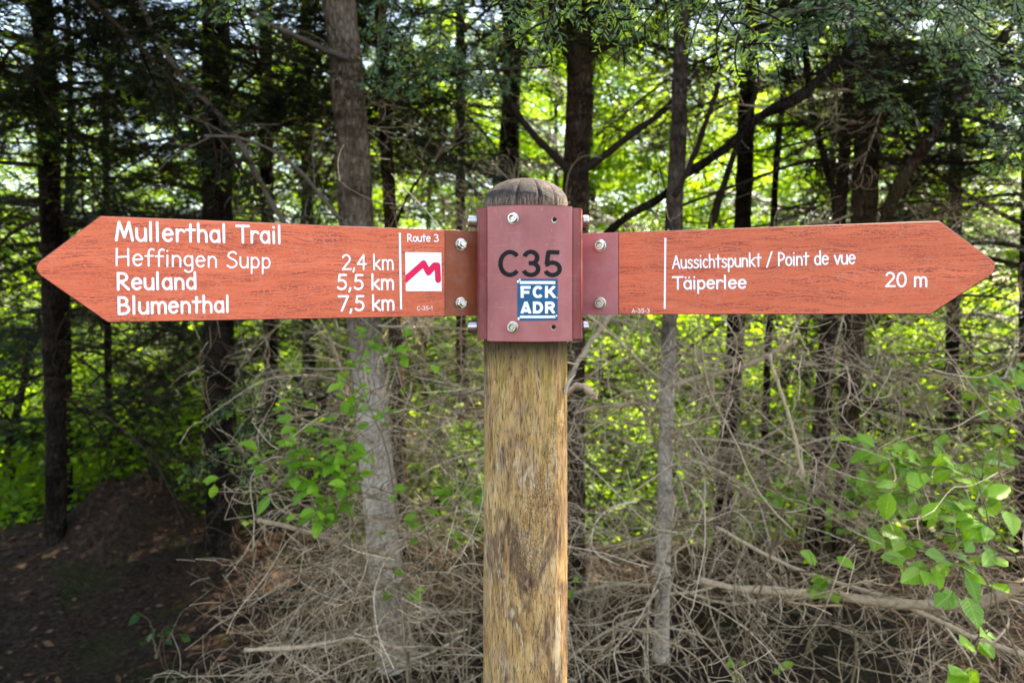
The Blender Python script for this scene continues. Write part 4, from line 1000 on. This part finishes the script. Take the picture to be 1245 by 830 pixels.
def fan(ax, ay, spread_):
    def f(P):
        d = np.column_stack([np.full(len(P), ax), np.full(len(P), ay), np.full(len(P), .02)]) + rng.normal(size=P.shape) * spread_ * np.array([1, 1, .6]); return d
    return f
brush(44, (-.55, -.12, 2.55, 3.1, .05, .90), "twig", (.0022, .0042), (.35, .75), fan(-1, -.15, .35), 5, label="longer pale dead twigs fanning out to the left in front of the pale leaning trunk")
brush(52, (.15, 1.9, 2.2, 2.9, .05, 1.15), "twig", (.0022, .0042), (.4, 1.0), fan(-.3, -.1, .8), 5, label="longer pale dead twigs crossing each other in front of the pale thin trunk")
# leaf litter and needles on the floor
mb = MB(); N = 7000
X = rng.uniform(-4, 3, N); Y = 2.2 + 4 * rng.random(N) ** 1.2; Zg = np.array([gz(x, y) for x, y in zip(X, Y)]) + .006
a = rng.random(N) * 6.28; s = rng.uniform(.008, .03, N); big = s[:, None]
u = np.column_stack([np.cos(a), np.sin(a), rng.normal(size=N) * .3]); v = np.column_stack([-np.sin(a), np.cos(a), rng.normal(size=N) * .35]) * .5
c = np.column_stack([X, Y, Zg + s * .25])
V = np.stack([c - u * big, c - v * big, c + u * big, c + v * big], 1).reshape(-1, 3)
mb.add(V, np.arange(N)[:, None] * 4 + np.arange(4)[None], 0)
tag(mb.build("leaf_litter", M["litter"], smooth=False), "scattered brown dead leaves on the forest floor", "leaf litter", None, "stuff")

# ------------------------------------------------------------------ broad leaves
LT_T = np.linspace(0, 1, 9); LW = np.sin(np.pi * LT_T ** .82) ** .9 * .33; LW[0] = .015; LW[-1] = .0
def leaves(mb, P, along, nrm_, size, m=0, teeth=True):
    N = len(P); along = norm(along); side = norm(np.cross(nrm_, along)); up = np.cross(along, side); n = len(LT_T)
    w = LW.copy()
    z_mid = -.10 * LT_T ** 2; pts = []; uv = []
    cup = rng.uniform(.05, .35, (N, 1)); bend = rng.uniform(-.05, .28, (N, 1))
    for i, t in enumerate(LT_T):
        for sgn in (-1, -.5, 0, .5, 1):
            tt = t + (.035 if (i % 2 and abs(sgn) == 1 and teeth) else 0)
            zz = cup * w[i] * abs(sgn) - bend * t * t + .02 * math.sin(i * 2.2) * abs(sgn)
            pts.append(P + along * (size * tt) + side * (size * w[i] * sgn * (1.0 if not (teeth and i % 2 and abs(sgn) == 1) else .95)) + up * (size * zz)); uv.append((.5 + sgn * w[i], t))
    V = np.stack(pts, 1).reshape(-1, 3); U = np.tile(np.array(uv), (N, 1)); f = []
    for i in range(n - 1):
        for k_ in range(4): f.append((i * 5 + k_, i * 5 + k_ + 1, (i + 1) * 5 + k_ + 1, (i + 1) * 5 + k_))
    F_ = (np.arange(N)[:, None, None] * (n * 5) + np.array(f)[None]).reshape(-1, 4); mb.add(V, F_, m, U)
def shrub(name, label, cat, base, stems, leafy, size, group=None, spread=.5, upright=.6, stemr=.004, mat="leaf_near"):
    """stems: list of photo polylines [(x, y, d)...]; leafy: leaves per stem"""
    b = Vector(base); root = empty(name, b); tag(root, label, cat, group); sm_ = MB(); lm = MB()
    for pts, nl in zip(stems, leafy):
        P = np.array([tuple(at(*p) - b) for p in pts]); n = 18; C = spline(P, n); C[1:-1] += rng.normal(size=(n - 2, 3)) * .003
        tubes(sm_, C[None], np.linspace(stemr, .0012, n)[None], 6)
        T = norm(np.gradient(C, axis=0))
        k_ = max(1, nl // 3); j = rng.integers(8, n, k_); S = grow(C[j], side_dirs(T[j], rng.uniform(30, 70, k_)) + np.array([0, 0, .1]), rng.uniform(.04, .18, k_) * spread * 2, 7, .08, .02, .05)
        tubes(sm_, S, np.linspace(.0016, .0008, 7)[None] * np.ones((k_, 1)), 4)
        src = [C[9:]] + [s for s in S]
        for q in range(nl):
            c = src[0] if q < nl // 4 else random.choice(src[1:] or src); i = random.randrange(1, len(c)); p = c[i]; t = norm(c[i] - c[i - 1])
            al = side_dirs(t[None], random.uniform(25, 75))[0]; al[2] = al[2] * .5 - random.uniform(.05, .45); al[1] -= random.uniform(0, .5)
            nn = norm(np.array([random.gauss(0, .35), -.55 + random.gauss(0, .3), 1.0])); nn = norm(nn - al * (nn @ al) / (al @ al))
            pet = p + norm(al) * .012; tubes(sm_, np.stack([p, (p + pet) / 2, pet])[None], np.full((1, 3), .0007), 3, 0, False)
            leaves(lm, pet[None], al[None], nn[None], size * random.uniform(.55, 1.15))
    sm_.build("stem", M["stem"], root); lm.build("leaves", M[mat], root, uv=True); return root
def gp(px, d): v = at(px, 500, d); return (v.x, d, gz(v.x, d))
G_H = "hazel shoots among the dead twigs"
shrub("hazel_shrub", "hazel with large bright serrated leaves reaching in at the lower right edge", "shrub", gp(1290, 2.0),
      [[(1290, 900, 2.0), (1230, 780, 1.95), (1190, 690, 1.9), (1150, 680, 1.85)], [(1290, 900, 2.0), (1260, 730, 1.9), (1215, 650, 1.85), (1170, 620, 1.85)],
       [(1290, 900, 2.0), (1260, 650, 2.1), (1190, 580, 2.1), (1085, 560, 2.1)], [(1290, 900, 2.0), (1220, 830, 1.8), (1180, 790, 1.75), (1205, 760, 1.7)],
       [(1290, 900, 2.0), (1250, 700, 2.2), (1180, 660, 2.2), (1070, 650, 2.2)]], [18, 24, 36, 14, 34], .066, None, .55)
shrub("hazel_shrub", "hazel sapling with smaller leaves at the right edge, level with the right board's underside", "shrub", gp(1275, 2.9),
      [[(1275, 960, 2.9), (1270, 650, 2.9), (1235, 520, 2.8), (1180, 470, 2.7)], [(1275, 960, 2.9), (1260, 600, 2.9), (1150, 560, 2.8), (1060, 550, 2.7)],
       [(1275, 960, 2.9), (1250, 640, 2.9), (1130, 600, 2.8), (1040, 610, 2.7)], [(1275, 960, 2.9), (1268, 520, 2.8), (1240, 440, 2.7), (1200, 460, 2.6)]], [24, 52, 44, 16], .058, None, .55)
shrub("hazel_shoot", "shoot with three bright leaves above the long fallen branch", "shrub", gp(1010, 2.3),
      [[(1030, 860, 2.4), (1040, 780, 2.35), (1020, 720, 2.25), (992, 684, 2.2)]], [13], .064, G_H, .3)
shrub("hazel_shoot", "leafy shoot in front of the twin brown trunks below the right board", "shrub", gp(960, 3.1),
      [[(980, 800, 3.2), (1000, 700, 3.1), (985, 620, 3.0), (960, 600, 3.0)], [(980, 800, 3.2), (1020, 680, 3.1), (1045, 610, 3.0), (1060, 570, 3.0)]], [22, 34], .056, G_H, .6)
shrub("hazel_shoot", "sapling with loose green leaves left of the pale leaning trunk", "shrub", gp(390, 2.5),
      [[(420, 940, 2.6), (455, 760, 2.55), (400, 610, 2.5), (372, 570, 2.45), (360, 510, 2.4)], [(420, 940, 2.6), (455, 760, 2.55), (425, 620, 2.5), (420, 560, 2.45), (440, 480, 2.4)],
       [(420, 940, 2.6), (440, 700, 2.55), (400, 600, 2.45), (330, 572, 2.4)]], [80, 84, 30], .054, G_H, .6)
shrub("hazel_shoot", "small leafy twig low in front of the pale leaning trunk's top below the board", "shrub", gp(450, 2.7),
      [[(500, 900, 2.9), (480, 600, 2.8), (440, 470, 2.7), (428, 435, 2.7)], [(500, 900, 2.9), (490, 560, 2.8), (468, 450, 2.8), (490, 425, 2.7)]], [28, 30], .050, G_H, .5)
shrub("hazel_shoot", "green sapling between the pale trunk and the post", "shrub", gp(545, 2.6),
      [[(560, 930, 2.7), (565, 720, 2.65), (550, 620, 2.6), (545, 555, 2.55)], [(560, 930, 2.7), (540, 720, 2.65), (515, 640, 2.6), (510, 605, 2.55)], [(560, 930, 2.7), (575, 700, 2.65), (570, 610, 2.6), (575, 600, 2.55)]], [24, 14, 16], .046, G_H, .45)
shrub("hazel_shoot", "few green leaves on a twig at the pale trunk's foot", "shrub", gp(480, 2.6),
      [[(500, 900, 2.7), (490, 760, 2.65), (480, 700, 2.6), (478, 690, 2.55)]], [7], .045, G_H, .3)
shrub("hazel_shoot", "small bright seedling low between the post and the pale thin trunk", "shrub", gp(712, 2.7),
      [[(720, 900, 2.75), (716, 780, 2.7), (710, 720, 2.7), (708, 700, 2.65)]], [5], .045, G_H, .3)
shrub("hazel_shoot", "low green seedlings at the bottom right of the pale thin trunk", "shrub", gp(910, 2.5),
      [[(920, 900, 2.5), (915, 830, 2.5), (905, 812, 2.45), (895, 806, 2.4)], [(920, 900, 2.5), (935, 830, 2.5), (950, 815, 2.45)]], [6, 5], .040, G_H, .3)
shrub("ground_plant", "small dark green weed on the bare floor at lower left", "plant", gp(190, 3.3),
      [[(190, 800, 3.3), (186, 770, 3.3), (180, 752, 3.25)], [(190, 800, 3.3), (196, 780, 3.3), (198, 766, 3.25)]], [7, 7], .045, None, .3, mat="leaf_shade")

# ------------------------------------------------------------------ sunlit broadleaf wood beyond the firs
def crown_mesh(H, rad, nclump, per, mat, leaf=.062, seed=0, z0=.12):
    """leaf clumps round a rising set of limbs; returns (wood mesh, leaf mesh)"""
    r = np.random.default_rng(seed); wood = MB(); lv = MB()
    tr = grow([[0, 0, -.2]], [[0, 0, 1]], H * .9, 14, .02, -.02, .02); tubes(wood, tr, np.linspace(.085, .012, 14)[None], 9)
    nl = 46; zz = H * (z0 + (.85 - z0) * (np.arange(nl) + r.random(nl)) / nl); j = np.clip((zz / (H * .9) * 13).astype(int), 0, 12)
    az = r.random(nl) * 6.28; ld = np.column_stack([np.cos(az), np.sin(az), r.uniform(.05, .6, nl)]); ll = rad * r.uniform(.6, 1.1, nl) * np.sqrt(np.clip(1.15 - (zz / H), .15, 1))
    Lm = grow(tr[0][j], ld, ll, 10, .06, .02, .05); tubes(wood, Lm, np.linspace(.022, .004, 10)[None] * np.ones((nl, 1)), 5)
    ci = r.integers(0, nl, nclump); ck = r.integers(3, 10, nclump); cc = Lm[ci, ck] + r.normal(size=(nclump, 3)) * rad * .10
    cr = r.uniform(.16, .42, nclump)
    N = nclump * per; idx = np.repeat(np.arange(nclump), per)
    P = cc[idx] + norm(r.normal(size=(N, 3))) * (r.random((N, 1)) ** .45 * cr[idx][:, None]) * np.array([1.25, 1.25, .55])
    a = r.random(N) * 6.28; al = np.column_stack([np.cos(a), np.sin(a), r.normal(size=N) * .35 - .2]); al = norm(al)
    nn = norm(np.column_stack([r.normal(size=N) * .5, r.normal(size=N) * .5, np.ones(N)])); sd = norm(np.cross(nn, al)); up = np.cross(al, sd)
    s = leaf * r.uniform(.6, 1.25, (N, 1)); w = .34
    V = np.stack([P, P + al * s * .45 + sd * s * w + up * s * .08, P + al * s, P + al * s * .45 - sd * s * w + up * s * .08], 1).reshape(-1, 3)
    b = np.arange(N)[:, None] * 4; lv.add(V, np.concatenate([b + np.array([[0, 1, 2]]), b + np.array([[0, 2, 3]])]), 0)
    return wood.mesh("broadleaf_wood", M["bark_brown"]), lv.mesh("broadleaf_leaves", M[mat], smooth=False)
CR = [crown_mesh(11.0, 2.6, 400, 72, "leaf_far", .072, seed=1, z0=.10), crown_mesh(10.0, 2.8, 420, 72, "leaf_far", .07, seed=2, z0=.10), crown_mesh(12.5, 2.9, 430, 72, "leaf_far", .075, seed=3, z0=.08)]
BU = [crown_mesh(3.2, 1.5, 120, 80, "leaf_far", seed=4, z0=.03), crown_mesh(2.6, 1.4, 110, 80, "leaf_far", seed=5, z0=.03)]
def broadleaf(px, d, kind, rot, s, label, name="broadleaf_tree", cat="tree", group="sunlit broadleaf trees beyond the firs"):
    x = (px - CXP) / FPX * d; root = empty(name, (x, d, gz(x, d)), (0, 0, rot)); root.scale = (s, s, s); tag(root, label, cat, group)
    w_, l_ = kind; link("trunk", w_, root); link("crown", l_, root); return root
FARL = "bright green broadleaf tree in sunlight beyond the dark firs"
for i, (px, d, k_, s) in enumerate(((-60, 9.5, 0, .8), (60, 12, 1, .85), (190, 10.5, 0, .8), (330, 11.5, 1, .85), (430, 13, 2, .8), (520, 10.5, 1, .85), (610, 12, 0, .95), (680, 10.5, 1, .9),
                                   (750, 11.5, 0, .95), (815, 10, 1, .72), (880, 12.5, 0, .8), (945, 11.5, 0, .9), (1010, 10.5, 1, .85), (1100, 12.5, 2, .8), (1190, 10.5, 0, .85), (1290, 11.5, 1, .9), (-150, 13, 2, .9), (1400, 13, 2, .9),
                                   (120, 16, 2, .7), (300, 17, 2, .75), (480, 16, 2, .85), (640, 16, 2, .98), (700, 19, 0, 1.25), (760, 17, 2, .95), (830, 19, 0, 1.15), (900, 17, 2, .9), (960, 19, 1, 1.2), (1020, 17, 2, .95), (1100, 17, 2, .85), (1180, 19, 0, 1.2), (1260, 18, 2, .95), (1340, 19, 1, 1.2), (-60, 18, 2, .95), (30, 19, 0, 1.2), (210, 19, 1, 1.15), (400, 20, 0, 1.2), (560, 19, 1, 1.15))):
    broadleaf(px, d, CR[k_], i * 1.7, s, FARL)
for i, (px, d, k_, s) in enumerate(((10, 7.2, 0, .9), (-90, 8.0, 1, 1.1), (130, 8.2, 1, 1.0), (420, 8.5, 0, 1.0), (560, 8.0, 1, .9), (680, 8.4, 0, 1.0), (760, 7.2, 1, .9), (850, 7.8, 0, 1.0), (950, 7.4, 1, 1.0), (1060, 8.2, 0, 1.1), (1150, 7.4, 1, 1.0), (1270, 7.8, 0, 1.2), (260, 9, 0, 1.0))):
    broadleaf(px, d, BU[k_], i * 2.1, s, "bright green bush in the understorey beyond the dark firs", "bush", "bush", "sunlit bushes beyond the firs")
# low undergrowth on the slope: leaves nobody could count
mb = MB(); NC = 1250; per = 46; X = rng.uniform(-6, 7, NC); Y = rng.uniform(4.9, 9.5, NC); hz = rng.uniform(.05, .95, NC) ** 1.3
Gd = np.array([gz(x, y) for x, y in zip(X, Y)]); idx = np.repeat(np.arange(NC), per); N = len(idx)
P = np.column_stack([X, Y, Gd + hz])[idx] + rng.normal(size=(N, 3)) * np.array([.16, .16, .11]); P[:, 2] = np.maximum(P[:, 2], Gd[idx] + .02)
a = rng.random(N) * 6.28; al = norm(np.column_stack([np.cos(a), np.sin(a), rng.normal(size=N) * .35 - .15])); nn = norm(np.column_stack([rng.normal(size=N) * .45, rng.normal(size=N) * .45 - .2, np.ones(N)])); sd = norm(np.cross(nn, al)); q_ = rng.uniform(.03, .075, (N, 1))
V = np.stack([P, P + al * q_ * .45 + sd * q_ * .36, P + al * q_, P + al * q_ * .45 - sd * q_ * .36], 1).reshape(-1, 3)
mb.add(V, np.arange(N)[:, None] * 4 + np.arange(4)[None], 0)
tag(mb.build("undergrowth", M["leaf_far"], smooth=False), "low green undergrowth on the slope beyond the firs", "undergrowth", None, "stuff")
# far wood closing the view
mb = MB(); N = 60000
th = rng.uniform(-1.0, 1.0, N); rr_ = rng.uniform(22, 34, N); X = np.sin(th) * rr_; Y = np.cos(th) * rr_
Hh = np.array([4.6 + 1.6 * noise.noise((t * 9, 2, 0)) + 1.2 * noise.noise((t * 30, 5, 0)) for t in th]); Z = -3.3 + (Hh) * rng.random(N) ** .8
P = np.column_stack([X, Y, Z]); a = rng.random(N) * 6.28; al = norm(np.column_stack([np.cos(a), np.sin(a), rng.normal(size=N) * .4])); nn = norm(np.column_stack([rng.normal(size=N) * .5, rng.normal(size=N) * .5 - .3, np.ones(N)])); sd = norm(np.cross(nn, al)); s = rng.uniform(.10, .24, (N, 1))
V = np.stack([P, P + al * s * .5 + sd * s * .4, P + al * s, P + al * s * .5 - sd * s * .4], 1).reshape(-1, 3)
mb.add(V, np.arange(N)[:, None] * 4 + np.arange(4)[None], 0)
tag(mb.build("far_wood", M["leaf_far"], smooth=False), "distant mass of sunlit green leaves closing the view", "woodland", None, "stuff")
